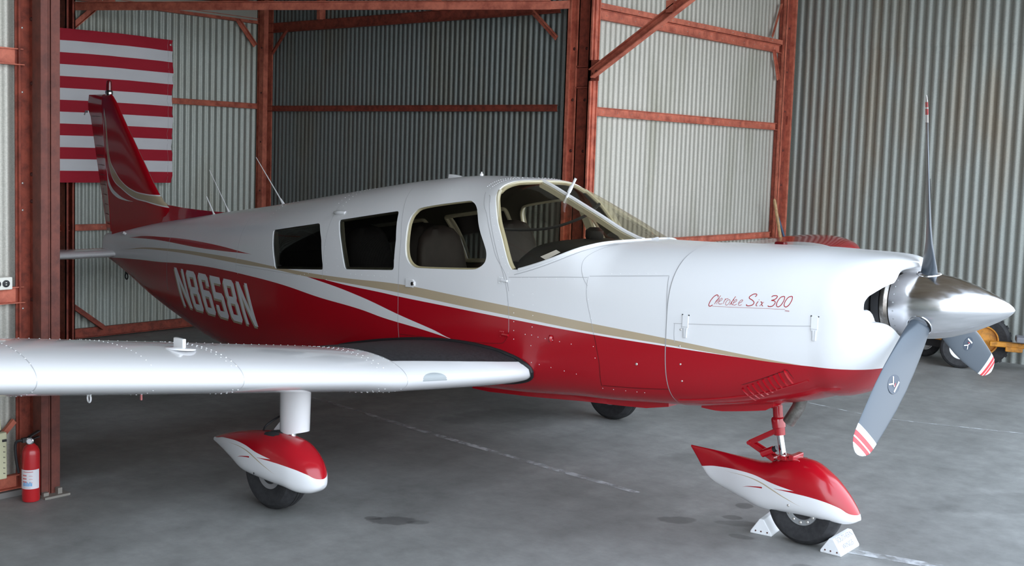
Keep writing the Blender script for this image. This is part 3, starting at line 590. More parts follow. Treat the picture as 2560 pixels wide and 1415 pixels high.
# ------------------------------------------------------------------ hull shape
# fuselage stations: x, z_top, z_bot, half width, z of max width, exp top, exp bottom
ST=[(-7.30,1.165,0.955,0.050,1.06,2.2,2.4),(-7.0,1.215,0.865,0.088,1.06,2.3,2.6),(-6.455,1.313,0.680,0.170,1.04,2.3,2.8),(-5.9,1.395,0.535,0.262,1.03,2.3,3.0),
(-5.4,1.47,0.432,0.345,1.03,2.3,3.2),(-4.82,1.55,0.378,0.440,1.03,2.6,3.4),(-4.127,1.655,0.405,0.535,1.05,2.9,3.6),(-3.5,1.752,0.455,0.590,1.07,3.0,3.8),(-3.01,1.822,0.49,0.610,1.08,3.0,4.0),
(-2.6,1.858,0.525,0.615,1.09,3.1,4.0),(-2.28,1.855,0.56,0.615,1.09,3.5,4.0),(-2.20,1.831,0.565,0.614,1.09,4.0,4.0),(-2.034,1.762,0.576,0.610,1.10,4.3,4.0),(-1.8,1.661,0.598,0.600,1.12,4.3,4.0),(-1.56,1.557,0.62,0.586,1.14,4.0,4.0),(-1.47,1.534,0.625,0.580,1.14,3.5,4.0),(-1.35,1.537,0.634,0.572,1.14,2.9,4.0),(-0.87,1.550,0.684,0.535,1.16,2.8,3.6),
(-0.6,1.560,0.728,0.51,1.18,2.8,3.3),(-0.3,1.570,0.80,0.485,1.20,2.8,3.0),(-0.1,1.567,0.875,0.462,1.23,2.8,2.8),(0.03,1.555,0.94,0.43,1.26,2.7,2.6),(0.10,1.54,1.0,0.40,1.28,2.6,2.5)]
def _pchip(xs,ys):
    n=len(xs); h=[xs[i+1]-xs[i] for i in range(n-1)]; d=[(ys[i+1]-ys[i])/h[i] for i in range(n-1)]
    m=[d[0]]+[0 if d[i-1]*d[i]<=0 else (lambda w1,w2:(w1+w2)/(w1/d[i-1]+w2/d[i]))(2*h[i]+h[i-1],h[i]+2*h[i-1]) for i in range(1,n-1)]+[d[-1]]
    def f(x):
        x=min(max(x,xs[0]),xs[-1]); i=0
        while i<n-2 and x>xs[i+1]: i+=1
        t=(x-xs[i])/h[i]; t2=t*t; t3=t2*t
        return (2*t3-3*t2+1)*ys[i]+(t3-2*t2+t)*h[i]*m[i]+(-2*t3+3*t2)*ys[i+1]+(t3-t2)*h[i]*m[i+1]
    return f
_F=[_pchip([s[0] for s in ST],[s[k] for s in ST]) for k in range(1,7)]
def sec(x): return [g(x) for g in _F]
def hull_y(x,z):
    zt,zb,w,zm,nt,nb=sec(x)
    if z>=zm: h=zt-zm; n=nt; d=(z-zm)/h
    else: h=zm-zb; n=nb; d=(zm-z)/h
    if d>=1: return 0.0
    return w*(1-d**n)**(1/n)
def hull_pt(x,a,off=0.0):
    # a angle: 0 = -Y side(starboard), 90 top, 180 port, 270 bottom
    zt,zb,w,zm,nt,nb=sec(x)
    c,s=math.cos(a),math.sin(a); n=nt if s>=0 else nb; h=(zt-zm) if s>=0 else (zm-zb)
    w-=off; h-=off
    return (x,-w*math.copysign(abs(c)**(2/n),c), zm+h*math.copysign(abs(s)**(2/n),s))

# ------------------------------------------------------------------ airplane
A=thing('airplane',(0,0,0),'white and red low wing single propeller airplane parked in the hangar','airplane')
XR=(-7.5,.5); ZR=(.4,2.0)
tan_top=[(-6.927,1.055),(-6.4,1.11),(-6.106,1.13),(-5.7,1.15),(-5.363,1.159),(-4.70,1.167),(-4.214,1.160),(-3.832,1.157),(-3.381,1.161),(-2.849,1.173),(-2.4,1.155),(-1.946,1.133),(-1.432,1.102),(-.909,1.072),(-.533,1.046),(-.33,1.034),(-.215,1.029)]
tan_bot=[(-6.927,1.055),(-6.4,1.098),(-6.101,1.113),(-5.7,1.126),(-5.355,1.131),(-4.692,1.134),(-4.212,1.140),(-3.831,1.130),(-3.379,1.130),(-2.847,1.120),(-2.4,1.10),(-1.944,1.080),(-1.43,1.054),(-.907,1.041),(-.534,1.028),(-.33,1.026),(-.215,1.029)]
red_top=[(-4.13,1.150),(-3.738,1.137),(-3.379,1.117),(-3.031,1.105),(-2.846,1.096),(-2.4,1.080),(-1.943,1.062),(-1.43,1.042),(-.884,1.032),(-.43,1.027),(.083,1.030)]
wedge_top=[(-7.3,1.10),(-4.309,1.140),(-4.13,1.148),(-3.645,1.114),(-3.223,1.058),(-2.842,.981),(-2.561,.928),(-2.346,.883)]
wedge_bot=[(-7.3,.95),(-6.939,.972),(-6.5,.997),(-6.091,1.016),(-5.7,1.042),(-5.343,1.058),(-4.98,1.064),(-4.688,1.062),(-4.125,1.045),(-3.642,1.004),(-3.22,.975),(-2.987,.946),(-2.664,.918),(-2.494,.90),(-2.346,.883)]
sl_top=[(-6.791,1.167),(-6.5,1.199),(-6.156,1.219),(-5.8,1.234),(-5.404,1.239),(-4.975,1.234),(-4.527,1.217)]
sl_bot=[(-6.791,1.167),(-6.5,1.180),(-6.135,1.191),(-5.376,1.192),(-4.961,1.203),(-4.527,1.217)]
M['livery']=livery('fuselage_livery',[(RED,red_top,None,-4.13,None),(WHITE,wedge_top,None,-4.13,-2.346),(RED,wedge_bot,None,None,-2.346),(TAN,tan_top,tan_bot,-6.92,-.22),(RED,sl_top,sl_bot,-6.79,-4.53)],WHITE,XR,ZR)
def _dummy(): pass
def build_part(mb,name,mats,parent=None,**k): return mb.build(name,mats,parent or A,**k)
def frange(a,b,n): return [a+(b-a)*i/n for i in range(n+1)]
NA=120; ANG=[2*PI*k/NA for k in range(NA)]
xs=frange(-7.30,-.93,150); TH=.016
mb=MB()
outer=[[hull_pt(x,a) for a in ANG] for x in xs]; inner=[[hull_pt(x,a,TH) for a in ANG] for x in xs]
n=NA; V=[v for r in outer for v in r]+[v for r in inner for v in r]; o2=len(xs)*n; F=[];MI=[]
for i in range(len(xs)-1):
    for k in range(n):
        l=(k+1)%n; F.append((i*n+k,i*n+l,(i+1)*n+l,(i+1)*n+k)); MI.append(0)
        F.append((o2+i*n+k,o2+(i+1)*n+k,o2+(i+1)*n+l,o2+i*n+l)); MI.append(1)
for i,fl in ((0,1),(len(xs)-1,0)):
    for k in range(n):
        l=(k+1)%n; q=(i*n+k,i*n+l,o2+i*n+l,o2+i*n+k); F.append(q if not fl else q[::-1]); MI.append(0)
mb.v=V; mb.f=F; mb.m=MI; mb.sm=[True]*len(F)
W3=[(-4.298,1.409),(-3.74,1.494),(-3.668,1.387),(-3.614,1.194),(-4.192,1.145)]
W2=[(-3.535,1.528),(-2.967,1.621),(-2.919,1.443),(-2.912,1.256),(-3.384,1.218),(-3.451,1.377)]
WDR=[(-2.822,1.618),(-2.752,1.656),(-2.430,1.709),(-2.352,1.706),(-2.290,1.665),(-2.228,1.564),(-2.168,1.471),(-2.146,1.419),(-2.154,1.370),(-2.203,1.332),(-2.285,1.316),(-2.645,1.291),(-2.742,1.294),(-2.795,1.329),(-2.822,1.389),(-2.838,1.498),(-2.842,1.565)]
def round_poly(P,r=.035,k=5):
    o=[]; N=len(P)
    for i in range(N):
        a,b,c=Vector(P[i-1]),Vector(P[i]),Vector(P[(i+1)%N]); u=(a-b); v=(c-b); rr=min(r,u.length/2.2,v.length/2.2); p=b+u.normalized()*rr; q=b+v.normalized()*rr
        for j in range(k+1):
            t=j/k; o.append(tuple((1-t)**2*p+2*t*(1-t)*b+t*t*q))
    return o
W3=round_poly(W3,.02); W2=round_poly(W2,.02); WDR=[tuple(p[:2]) for p in smooth_path([(x,z,0) for x,z in WDR],4,closed=True)]
ws_back=[(-1.955,1.345),(-1.985,1.386),(-2.043,1.507),(-2.096,1.595),(-2.150,1.684),(-2.20,1.751),(-2.228,1.797),(-2.236,1.825),(-2.238,1.85),(-2.238,1.92)]
ws_base=[(-1.40,1.5375),(-1.440,1.532),(-1.475,1.5265),(-1.500,1.520),(-1.524,1.508),(-1.573,1.483),(-1.644,1.446),(-1.735,1.406),(-1.839,1.369),(-1.90,1.350)]
WSP=[tuple(p[:2]) for p in smooth_path([(x,z,0) for x,z in ws_back],4)]+[(-1.25,1.95),(-1.25,1.565)]+[tuple(p[:2]) for p in smooth_path([(x,z,0) for x,z in ws_base],4)]
cut=MB()
for P in (W3,W2,WDR,WSP): cut.prism([(x,z) for x,z in P],'y',-1.0,1.0,0)
def bool_apply(o,c):
    md=o.modifiers.new('cut','BOOLEAN'); md.object=c; md.operation='DIFFERENCE'; md.solver='EXACT'
    try: md.material_mode='TRANSFER'
    except Exception: pass
    bpy.context.view_layer.update(); dg=bpy.context.evaluated_depsgraph_get(); me=bpy.data.meshes.new_from_object(o.evaluated_get(dg)); o.modifiers.remove(md); old=o.data; o.data=me; me.name=old.name
    bpy.data.objects.remove(c)
fus=build_part(mb,'fuselage',[M['livery'],M['lining'],M['white'],M['seam'],M['redseam']],angle=None)
cutter=cut.build('window_cutter',[M['white']],None,angle=0)
bool_apply(fus,cutter)
fus.data.polygons.foreach_set('use_smooth',[True]*len(fus.data.polygons)); fus.data.set_sharp_from_angle(angle=math.radians(30))

def join_into(o,mb,mat0):
    me=o.data; bm=bmesh.new(); bm.from_mesh(me); vs=[bm.verts.new(Vector(v)-WL[o.name]) for v in mb.v]
    for f,mi,s_ in zip(mb.f,mb.m,mb.sm):
        q=bm.faces.new([vs[i] for i in f]); q.material_index=mi+mat0; q.smooth=True
    bm.to_mesh(me); bm.free(); me.update()
def surf(x,z,off=0.0,side=-1): return Vector((x,side*(hull_y(x,z)+off),z))
def ribbon(mb,path,w,off=.0012,m=0,side=-1):
    """thin band lying on the hull side; path in (x,z)"""
    P=[Vector((p[0],p[1])) for p in path]; vs=[]
    for i,p in enumerate(P):
        d=(P[min(i+1,len(P)-1)]-P[max(i-1,0)]); d=d.normalized() if d.length>0 else Vector((1,0)); s=Vector((-d.y,d.x))*w/2
        for q in (p+s,p-s): vs.append(surf(q.x,q.y,off,side))
    mb.add(vs,[(2*i,2*i+1,2*i+3,2*i+2) for i in range(len(P)-1)],m,True)
def ringband(mb,x0f,a0,a1,w,off=.0012,m=0,n=40):
    """band running round the hull at station x0f(z-angle)"""
    vs=[]
    for i in range(n+1):
        a=a0+(a1-a0)*i/n; x=x0f(a) if callable(x0f) else x0f
        for dx in (-w/2,w/2): vs.append(hull_pt(x+dx,a,-off))
    mb.add(vs,[(2*i,2*i+1,2*i+3,2*i+2) for i in range(n)],m,True)
def dens(P,k=8): return [tuple(p[:2]) for p in smooth_path([(x,z,0) for x,z in P],k)]
DOOR_R=[(-2.847,.805),(-2.858,.95),(-2.861,1.10),(-2.865,1.30),(-2.873,1.446),(-2.905,1.56),(-2.935,1.641),(-2.975,1.72),(-3.00,1.765)]
DOOR_F=[(-2.255,1.755),(-2.221,1.727),(-2.143,1.592),(-2.079,1.459),(-1.998,1.281),(-1.966,1.147),(-1.957,1.03),(-1.957,.985),(-1.985,.93),(-2.05,.908),(-2.345,.886),(-2.84,.862)]
sm=MB()
for P in (DOOR_R,DOOR_F[:8]): ribbon(sm,dens(P),.003,m=0)
ribbon(sm,dens(DOOR_F[7:]),.003,m=1)
ringband(sm,-3.0,math.radians(74),math.radians(106),.003)
ribbon(sm,dens([(-2.306,1.77),(-2.25,1.70),(-2.189,1.636),(-2.12,1.51),(-2.073,1.413),(-2.03,1.36),(-1.990,1.304),(-1.965,1.22)]),.003,m=0)
BAG=[(-1.438,1.353),(-1.2,1.37),(-.972,1.392),(-.955,1.30),(-.945,1.2),(-.935,1.05),(-.925,.9),(-.915,.795)]
ribbon(sm,dens([(-1.438,1.353),(-1.2,1.374),(-.972,1.395)]),.0028); ribbon(sm,dens([(-.972,1.392),(-.955,1.30),(-.945,1.2),(-.938,1.05)]),.004); ribbon(sm,dens([(-1.354,.756),(-1.345,.88),(-1.366,.992),(-1.38,1.04)]),.004,m=1)
ribbon(sm,dens([(-1.38,1.04),(-1.402,1.119),(-1.438,1.246),(-1.445,1.35)]),.0025); ribbon(sm,dens([(-1.345,.76),(-1.1,.78),(-.93,.80)]),.004,m=1)
ribbon(sm,dens([(-1.44,1.30),(-1.475,1.345),(-1.50,1.40),(-1.50,1.45),(-1.46,1.50),(-1.40,1.525)]),.0025)
for x in (-3.62,-4.75): ringband(sm,x,math.radians(2),math.radians(110),.0025)
ringband(sm,-5.95,math.radians(-20),math.radians(100),.003)
ribbon(sm,dens([(-4.75,1.12),(-3.9,1.13)]),.003)
ribbon(sm,dens([(-1.97,1.30),(-1.6,1.335),(-1.45,1.345)]),.003)
join_into(fus,sm,3)

# rivets over the fuselage skin
rv=MB()
def riv(p,q=None,r=.0028):
    x,z=p; P=surf(x,z); e=.004; nx=surf(x+e,z)-surf(x-e,z); nz=surf(x,z+e)-surf(x,z-e); nn=nx.cross(nz); nn=-nn if nn.y>0 else nn
    rv.dome(P,r,nn,0,n=6,flat=.5)
def rivline(P,sp_=.045,r=.0028):
    P=dens(P,10); acc=0
    for a,b in zip(P[:-1],P[1:]):
        L=math.dist(a,b); acc+=L
        if acc>=sp_: acc=0; riv(b,r=r)
for P in ([(-4.36,1.42),(-3.7,1.52),(-3.0,1.645)],[(-4.33,1.13),(-4.0,1.115),(-3.6,1.19)],[(-4.34,1.40),(-4.26,1.25),(-4.22,1.14)],[(-3.70,1.53),(-3.63,1.40),(-3.58,1.22),(-3.575,1.12)],[(-3.60,1.55),(-3.52,1.40),(-3.45,1.22)],[(-3.40,1.19),(-2.9,1.21)],
    [(-2.24,1.75),(-2.19,1.69),(-2.13,1.60),(-2.08,1.52),(-2.03,1.42),(-1.985,1.34),(-1.96,1.28)],[(-1.96,1.30),(-1.45,1.335)],[(-1.86,1.345),(-1.75,1.38),(-1.66,1.42),(-1.59,1.455),(-1.53,1.49)],[(-1.46,1.33),(-1.43,1.24),(-1.40,1.12)],[(-1.43,1.365),(-.99,1.405)],[(-1.94,1.25),(-1.925,1.1),(-1.92,.95)],[(-1.80,1.28),(-1.79,1.1),(-1.80,.9)],
    [(-4.80,1.40),(-4.75,1.20),(-4.72,1.05)],[(-5.3,1.33),(-4.8,1.41),(-4.4,1.43)],[(-6.7,1.13),(-6.0,1.16),(-5.4,1.18)],[(-1.36,.85),(-1.39,1.02)],[(-1.45,.80),(-1.8,.83)],[(-1.40,.74),(-1.1,.755)],[(-1.9,.99),(-1.5,.97)],[(-2.8,1.76),(-2.3,1.79)]): rivline(P)
for x in (-3.66,-3.58,-4.45):
    for i in range(14):
        a=math.radians(48+i*4.2); P=Vector(hull_pt(x,a)); rv.dome(P,.0036,(0,-math.cos(a),math.sin(a)),0,n=6,flat=.5)
for i in range(34):
    a=math.radians(62+i*1.9)
    for x in (-2.30,-2.345): rv.dome(hull_pt(x,a),.0045,(0,-math.cos(a)*.6,1),0,n=6,flat=.6)
rvo=rv.build('skin_rivets',[M['rivet']],A,angle=180,recalc=False); rvo['kind']='stuff'

# glass and frames
def inpoly(x,z,P):
    c=False; j=len(P)-1
    for i in range(len(P)):
        if (P[i][1]>z)!=(P[j][1]>z) and x<(P[j][0]-P[i][0])*(z-P[i][1])/(P[j][1]-P[i][1])+P[i][0]: c=not c
        j=i
    return c
def pane(P,side,mt,name='cabin_window',off=.008,tr=.009):
    x0=min(p[0] for p in P)-.03; x1=max(p[0] for p in P)+.03; cx=sum(p[0] for p in P)/len(P); cz=sum(p[1] for p in P)/len(P)
    Q=[(cx+(p[0]-cx)*1.05,cz+(p[1]-cz)*1.07) for p in P]; g=MB(); NX=int((x1-x0)/.015); NZ=60; z0=min(p[1] for p in P)-.03; z1=max(p[1] for p in P)+.03; idx={}
    def vid(i,j):
        if (i,j) not in idx:
            x=x0+(x1-x0)*i/NX; z=z0+(z1-z0)*j/NZ; idx[(i,j)]=len(g.v); g.v.append((x,side*(hull_y(x,z)-off),z))
        return idx[(i,j)]
    for i in range(NX):
        for j in range(NZ):
            if inpoly(x0+(x1-x0)*(i+.5)/NX,z0+(z1-z0)*(j+.5)/NZ,Q): g.f.append((vid(i,j),vid(i+1,j),vid(i+1,j+1),vid(i,j+1))); g.m.append(0); g.sm.append(True)
    o=g.build(name,mt,A,angle=180); 
    fr=MB(); R=[]
    for i in range(len(P)):
        x,z=P[i]; R.append(Vector((x,side*(hull_y(x,z)-.026),z)))
    fr.tube(R,tr,8,closed=True); fr.build('window_trim',M['cream'],o)
    return o
for side in (-1,1):
    for P,mt,tr in ((W3,M['glass_dark'],.015),(W2,M['glass_dark'],.015),(WDR,M['glass'],.009)): pane(P,side,mt,tr=tr)
# windscreen: two curved panes and a centre strip
def ws_inside(x,z,pt): return inpoly(x,z,WSP)
for side in (-1,1):
    g=MB(); idx={}; NX=90; NAa=90
    def P_(i,j): x=-2.32+(1.0)*i/NX; a=math.radians(90*j/NAa); p=hull_pt(x,a,.006); return (p[0],-side*p[1] if side==1 else p[1],p[2])
    def vid(i,j):
        if (i,j) not in idx: idx[(i,j)]=len(g.v); g.v.append(P_(i,j))
        return idx[(i,j)]
    Q=[(-1.83+(x+1.83)*1.03,1.62+(z-1.62)*1.05-.004) for x,z in WSP]
    for i in range(NX):
        for j in range(NAa):
            q=[P_(i,j),P_(i+1,j),P_(i+1,j+1),P_(i,j+1)]; cx=sum(v[0] for v in q)/4; cz=sum(v[2] for v in q)/4
            if inpoly(cx,cz,Q) : g.f.append((vid(i,j),vid(i+1,j),vid(i+1,j+1),vid(i,j+1))); g.m.append(0); g.sm.append(True)
    wsc=g.build('windscreen',M['glass'],A,angle=180)
    fr=MB(); fr.tube([Vector((x,side*max(hull_y(x,z)-.022,0),z-.012 if z>1.78 else z)) for x,z in [tuple(p[:2]) for p in smooth_path([(x,z,0) for x,z in ws_back[:-1]],4)] if z<1.86],.014,8); fr.build('window_trim',M['cream'],wsc)
g=MB(); top=[(x,0,hull_pt(x,PI/2)[2]+.006) for x in frange(-2.24,-1.47,20)]
g.loft([[(x,-.014,z),(x,.014,z),(x+.003,.014,z-.014),(x+.003,-.014,z-.014)] for x,y,z in top],smooth=False)
build_part(g,'windscreen_strip',M['white'],angle=30)
g=MB(); g.loft([[(x,-.03,z-.016),(x,.03,z-.016),(x+.003,.03,z-.05),(x+.003,-.03,z-.05)] for x,y,z in top],smooth=False); build_part(g,'inner_post',M['cream'],angle=30)
# white retaining strip round the windscreen base
g=MB(); R=[]
for side in (-1,1):
    pts=[surf(x,z,.003,side) for x,z in [tuple(p[:2]) for p in smooth_path([(x,z,0) for x,z in ws_base],5)]]
    R=(pts[::-1] if side==-1 else pts); 
    if side==-1: RR=R
    else: RR=RR+[Vector((-1.372,0,1.545))]+R
g.tube(RR,.009,8); build_part(g,'windscreen_rim',M['white'])
g=MB(); vs=[]
P=dens([(-1.43,1.519),(-1.48,1.508),(-1.52,1.488),(-1.58,1.455),(-1.65,1.42),(-1.74,1.382),(-1.84,1.346),(-1.93,1.318)],6); ribbon(g,P,.0035,off=.003); join_into(fus,g,3)

# interior --------------------------------------------------------------
def seat(x,y,lab=None,h=1.56,w=.215):
    b=MB()
    def sec_(z,wd,dx,th): return [(x+dx+th*math.copysign(abs(math.sin(t))**.8,math.sin(t)),y+wd*math.copysign(abs(math.cos(t))**.7,math.cos(t)),z) for t in [2*PI*k/28 for k in range(28)]]
    b.loft([sec_(z,wd,dx,th) for z,wd,dx,th in ((.80,w*.95,.08,.05),(1.0,w,.04,.06),(1.25,w,0,.06),(h-.14,w*.92,-.02,.055),(h-.07,w*.80,-.03,.05),(h-.02,w*.55,-.035,.04),(h,w*.22,-.04,.02))])
    s=b.build('seat',M['leather'],A)
    b=MB(); b.loft([sec_(z,wd,.27,th) for z,wd,th in ((.78,w,.24),(.86,w,.25),(.90,w*.96,.235),(.915,w*.8,.2))]); b.build('cushion',M['leather'],s)
for x,y,h in ((-2.80,-.29,1.53),(-2.68,.30,1.56),(-3.50,-.28,1.49),(-3.50,.28,1.49),(-4.25,-.24,1.40),(-4.25,.24,1.40)): seat(x,y,h=h)
b=MB(); b.box((-4.6,-.40,.70),(-1.3,.40,.72)); build_part(b,'cabin_floor',M['black'],angle=0)
b=MB(); b.loft([[(-4.75+.001,0.97*p[1],p[2]) for p in [hull_pt(-4.75,a,.03) for a in ANG]],[(-4.77,0.97*p[1],p[2]) for p in [hull_pt(-4.75,a,.03) for a in ANG]]]); build_part(b,'rear_bulkhead',M['lining'],angle=30)
b=MB()
def gs(x,zt_,w_,zb_): return [(x,w_*math.copysign(abs(math.cos(t))**(.55),math.cos(t)),(zb_ if math.sin(t)<0 else zb_+(zt_-zb_)*abs(math.sin(t))**.62)) for t in [2*PI*k/48 for k in range(48)]]
b.loft([gs(-2.04,1.40,.48,1.28),gs(-2.02,1.45,.50,1.26),gs(-1.97,1.49,.52,1.24),gs(-1.9,1.505,.53,1.22),gs(-1.7,1.505,.50,1.22),gs(-1.5,1.500,.46,1.22),gs(-1.35,1.49,.42,1.22)]); build_part(b,'glare_shield',M['black'])
b=MB(); b.box((-2.04,-.50,.95),(-2.0,.50,1.38)); build_part(b,'instrument_panel',M['black'],angle=0)
b=MB(); b.loft([[(-1.83+r*math.sin(t)*.3,.02+r*math.cos(t)*1.0,1.505+.0+max(0,math.sin(t))*.065*s) for t in [PI*k/12 for k in range(13)]] for r,s in ((.06,1),(.055,1))],closed=False); 
b.lathe([(.05,0),(.055,.01),(.055,.05),(.03,.07)],(-1.86,.05,1.505),(0,0,1),20); build_part(b,'compass',M['black'])
b=MB(); b.tube(smooth_path([(-2.30,-.47,1.60),(-2.35,-.30,1.545),(-2.2,.0,1.545),(-2.1,.25,1.62),(-2.1,.42,1.70)]),.010,6); build_part(b,'shoulder_belt',M['black'])
b=MB(); b.bar((-2.35,.545,1.70),(-2.20,.56,1.40),.05,.03,up=(0,1,0)); build_part(b,'cabin_post',M['cream'],angle=0)
b=MB(); b.add([surf(-1.79,1.43,-.035),surf(-1.70,1.475,-.035),surf(-1.67,1.463,-.035),surf(-1.75,1.415,-.035)],[(0,1,2,3)],0); build_part(b,'placard',M['label'],angle=0,recalc=False)

# cowling ---------------------------------------------------------------
OT=[(-90,.185),(-60,.195),(-39,.215),(-27,.235),(-20,.262),(-15,.31),(-11,.37),(-4,.398),(3,.398),(9,.372),(15,.318),(22,.268),(30,.225),(40,.210),(50,.208),(70,.190),(90,.183)]
XT=[(-90,.130),(-39,.125),(-24,.110),(-16,.090),(-10,.062),(0,.048),(10,.062),(18,.088),(29,.108),(45,.108),(60,.125),(75,.145),(90,.152)]
_ot=_pchip([p[0] for p in OT],[p[1] for p in OT]); _xt=_pchip([p[0] for p in XT],[p[1] for p in XT])
def fold(a):
    d=math.degrees(a)%360
    if d>270: d-=360
    return d if d<=90 else 180-d
def xf(a): return _xt(fold(a))
def open_pt(a,k=1.0):
    r=_ot(fold(a))*k; return Vector((0,-r*math.cos(a),1.335+r*math.sin(a)))
NC=200; ANGC=[2*PI*k/NC for k in range(NC)]
X0=-.17; rings=[]
for x in frange(-.94,X0,26): rings.append([Vector(hull_pt(x,a,-.004)) for a in ANGC])
base_r=rings[-1]
for j in range(1,13):
    ph=PI/2*j/12; r=[]
    for k,a in enumerate(ANGC):
        o=open_pt(a); f=(1-math.cos(ph))**(1+1.1*max(0,math.sin(a))**2); p=base_r[k].lerp(o,f); p.x=X0+(xf(a)-X0)*math.sin(ph); r.append(p)
    rings.append(r)
for kx,sc in ((-.008,.975),(-.03,.955),(-.10,.95)):
    rings.append([Vector((xf(a)+kx,open_pt(a,sc).y,open_pt(a,sc).z)) for a in ANGC])
b=MB(); b.loft(rings,cap=False)
m0=len(b.f); 
cowl=build_part(b,'engine_cowling',[M['livery']],angle=40)
b=MB(); rr=rings[0]; b.loft([[Vector((-.945,v.y,v.z)) for v in rr],[Vector((-.945,v.y*1.0,v.z)) for v in rr]],cap=False)
ringband(b,lambda a:-.943-.03*(hull_pt(-.94,a)[2]-1.0)*0,math.radians(-80),math.radians(150),.007,off=.0015,m=0,n=90); build_part(b,'cowl_gap',M['seam'],angle=180,recalc=False)
b=MB(); b.loft([[Vector((x,open_pt(a,sc).y,open_pt(a,sc).z)) for a in ANGC] for x,sc in ((-.03,.97),(-.07,.93),(-.07,.5),(-.07,.05))],cap=True); build_part(b,'engine_baffle',M['dark'])
b=MB(); b.loft([[Vector((-.02+.05*math.cos(t)-.06*s,-.20-.09*s,1.20+.10*math.sin(t))) for t in [PI*k/10 for k in range(11)]] for s in (0,.3,.6,1)],closed=False,cap=False); 
b.loft([[Vector((.03-.10*i/6,-.30+.12*i/6*0-.0,1.20+.13*math.sin(PI*i/6)*0+.02*i)),Vector((.05-.09*i/6,-.14,1.185+.018*i))] for i in range(7)],closed=False,cap=False); build_part(b,'air_duct',M['white'],angle=60,recalc=False)
b=MB(); ribbon(b,dens([(-.90,1.158),(-.646,1.179),(-.236,1.220),(.0,1.243)]),.0028,off=.0052); 
ribbon(b,dens([(-.895,1.158),(-.895,1.10),(-.89,1.06)]),.003,off=.0052); cowl.data.materials.append(M['seam']); join_into(cowl,b,1)
for x,z,s in ((-.833,1.147,1.0),(-.157,1.213,1.0)):
    b=MB(); P=[(-.017,.062),(.017,.062),(.017,.0),(.012,-.012),(.010,-.055),(-.008,-.055),(-.010,-.012),(-.017,0)]
    def q(u,v,o): p=surf(x+u,z+v,.004+o); return p
    n_=len(P); b.add([q(u,v,.001) for u,v in P]+[q(u*.92,v*.98,.006) for u,v in P],[tuple(range(n_,2*n_))]+[(i,(i+1)%n_,(i+1)%n_+n_,i+n_) for i in range(n_)],0)
    l=b.build('cowl_latch',[M['white'],M['seam']],A,angle=20)
    b=MB(); 
    for dx in (-.018,.018): c=MB(); c.dome(q(dx,.062,.002),.0045,(0,-1,0),0); c.build('latch_screw',M['black'],l)
    ribbon(b,[(x-.006,z-.005),(x-.004,z-.055)],.0025,off=.0115); ribbon(b,[(x+.005,z-.005),(x+.004,z-.055)],.0025,off=.0115); ribbon(b,[(x-.017,z+.001),(x+.017,z+.001)],.002,off=.0115)
    join_into(l,b,1)
# cowl louvres
b=MB()
for i in range(9):
    x=-.535+.029*i; z=.805+.0165*i
    P=dens([(x,z+.055),(x+.012,z+.02),(x+.028,z-.012)],5); vs=[]
    for (u,v) in P:
        vs+= [surf(u-.010,v,.003),surf(u-.001,v,.017),surf(u+.004,v,.003)]
    b.add(vs,[(3*j,3*j+1,3*j+4,3*j+3) for j in range(len(P)-1)]+[(3*j+1,3*j+2,3*j+5,3*j+4) for j in range(len(P)-1)],0,True)
ribbon(b,dens([(-.60,.855),(-.45,.92),(-.31,.985),(-.285,.985),(-.235,.885)],6),.004,off=.0052,m=1)
build_part(b,'cowl_louvre',[M['red'],M['redseam']],angle=50,recalc=False)
# lower cowl crease
b=MB(); pts=[hull_pt(x,math.radians(a_),-.004) for x,a_ in ((-.92,-50),(-.75,-49),(-.55,-46),(-.4,-42),(-.3,-38),(-.2,-35))]; b.tube(smooth_path(pts),.006,6); build_part(b,'cowl_flange',M['red'])
for x0,x1,w_ in ((-2.5,-1.06,.30),(-.88,-.46,.26)):
    b=MB(); R=[]
    for x in frange(x0,x1,10):
        zb=sec(x)[1]; e=min(1,(x-x0)/.12+.15,(x1-x)/.05+.15); R.append([(x,-w_,zb+.03),(x,w_,zb+.03),(x,w_,zb-.020*e),(x,-w_,zb-.020*e)])
    b.loft(R,smooth=False); build_part(b,'belly_fairing',M['red'],angle=30)
# screws on cowl side
b=MB()
for x,z in ((-1.113,.916),(-.862,1.044),(-.857,.95),(-.857,.86),(-.86,1.13)): b.dome(surf(x,z,.004),.008 if x<-1 else .006,(0,-1,0),0,n=10,flat=.4)
build_part(b,'cowl_screws',M['screw'])['kind']='stuff'
b=MB(); b.tube([(-.36,-.12,.84),(-.39,-.12,.74),(-.44,-.115,.655)],[.034,.034,.034],20,cap=False); b.tube([(-.435,-.115,.660),(-.43,-.115,.68)],.030,20,m=1); build_part(b,'exhaust_pipe',[M['exh'],M['dark']])

# propeller --------------------------------------------------------------
tp=.0505; H=Vector((.2114,0,1.3304)); AX=Vector((math.cos(tp),0,math.sin(tp))); U=Vector((-math.sin(tp),0,math.cos(tp)))
b=MB(); b.lathe([(.150,-.150),(.156,-.146),(.157,-.120),(.160,-.08),(.1625,-.03),(.1618,.0),(.1595,.03),(.1545,.065),(.1445,.115),(.128,.17),(.107,.225),(.080,.285),(.057,.33),(.034,.368),(.015,.390),(.002,.398)],H,AX,72)
spin=build_part(b,'spinner',M['spinner'],angle=50)
b=MB()
for k in range(24):
    t=2*PI*(k+.5)/24; d=U*math.cos(t)+Vector((0,-1,0))*math.sin(t); b.dome(H-AX*.122+d*.1572,.0042,d,0,n=8,flat=.3)
sc_=b.build('spinner_screws',M['rim'],spin); sc_['kind']='stuff'
b=MB(); b.lathe([(.12,-.185),(.168,-.185),(.170,-.180),(.170,-.165),(.160,-.160),(.155,-.152),(.12,-.150)],H,AX,72); 
build_part(b,'starter_ring',M['exh'])
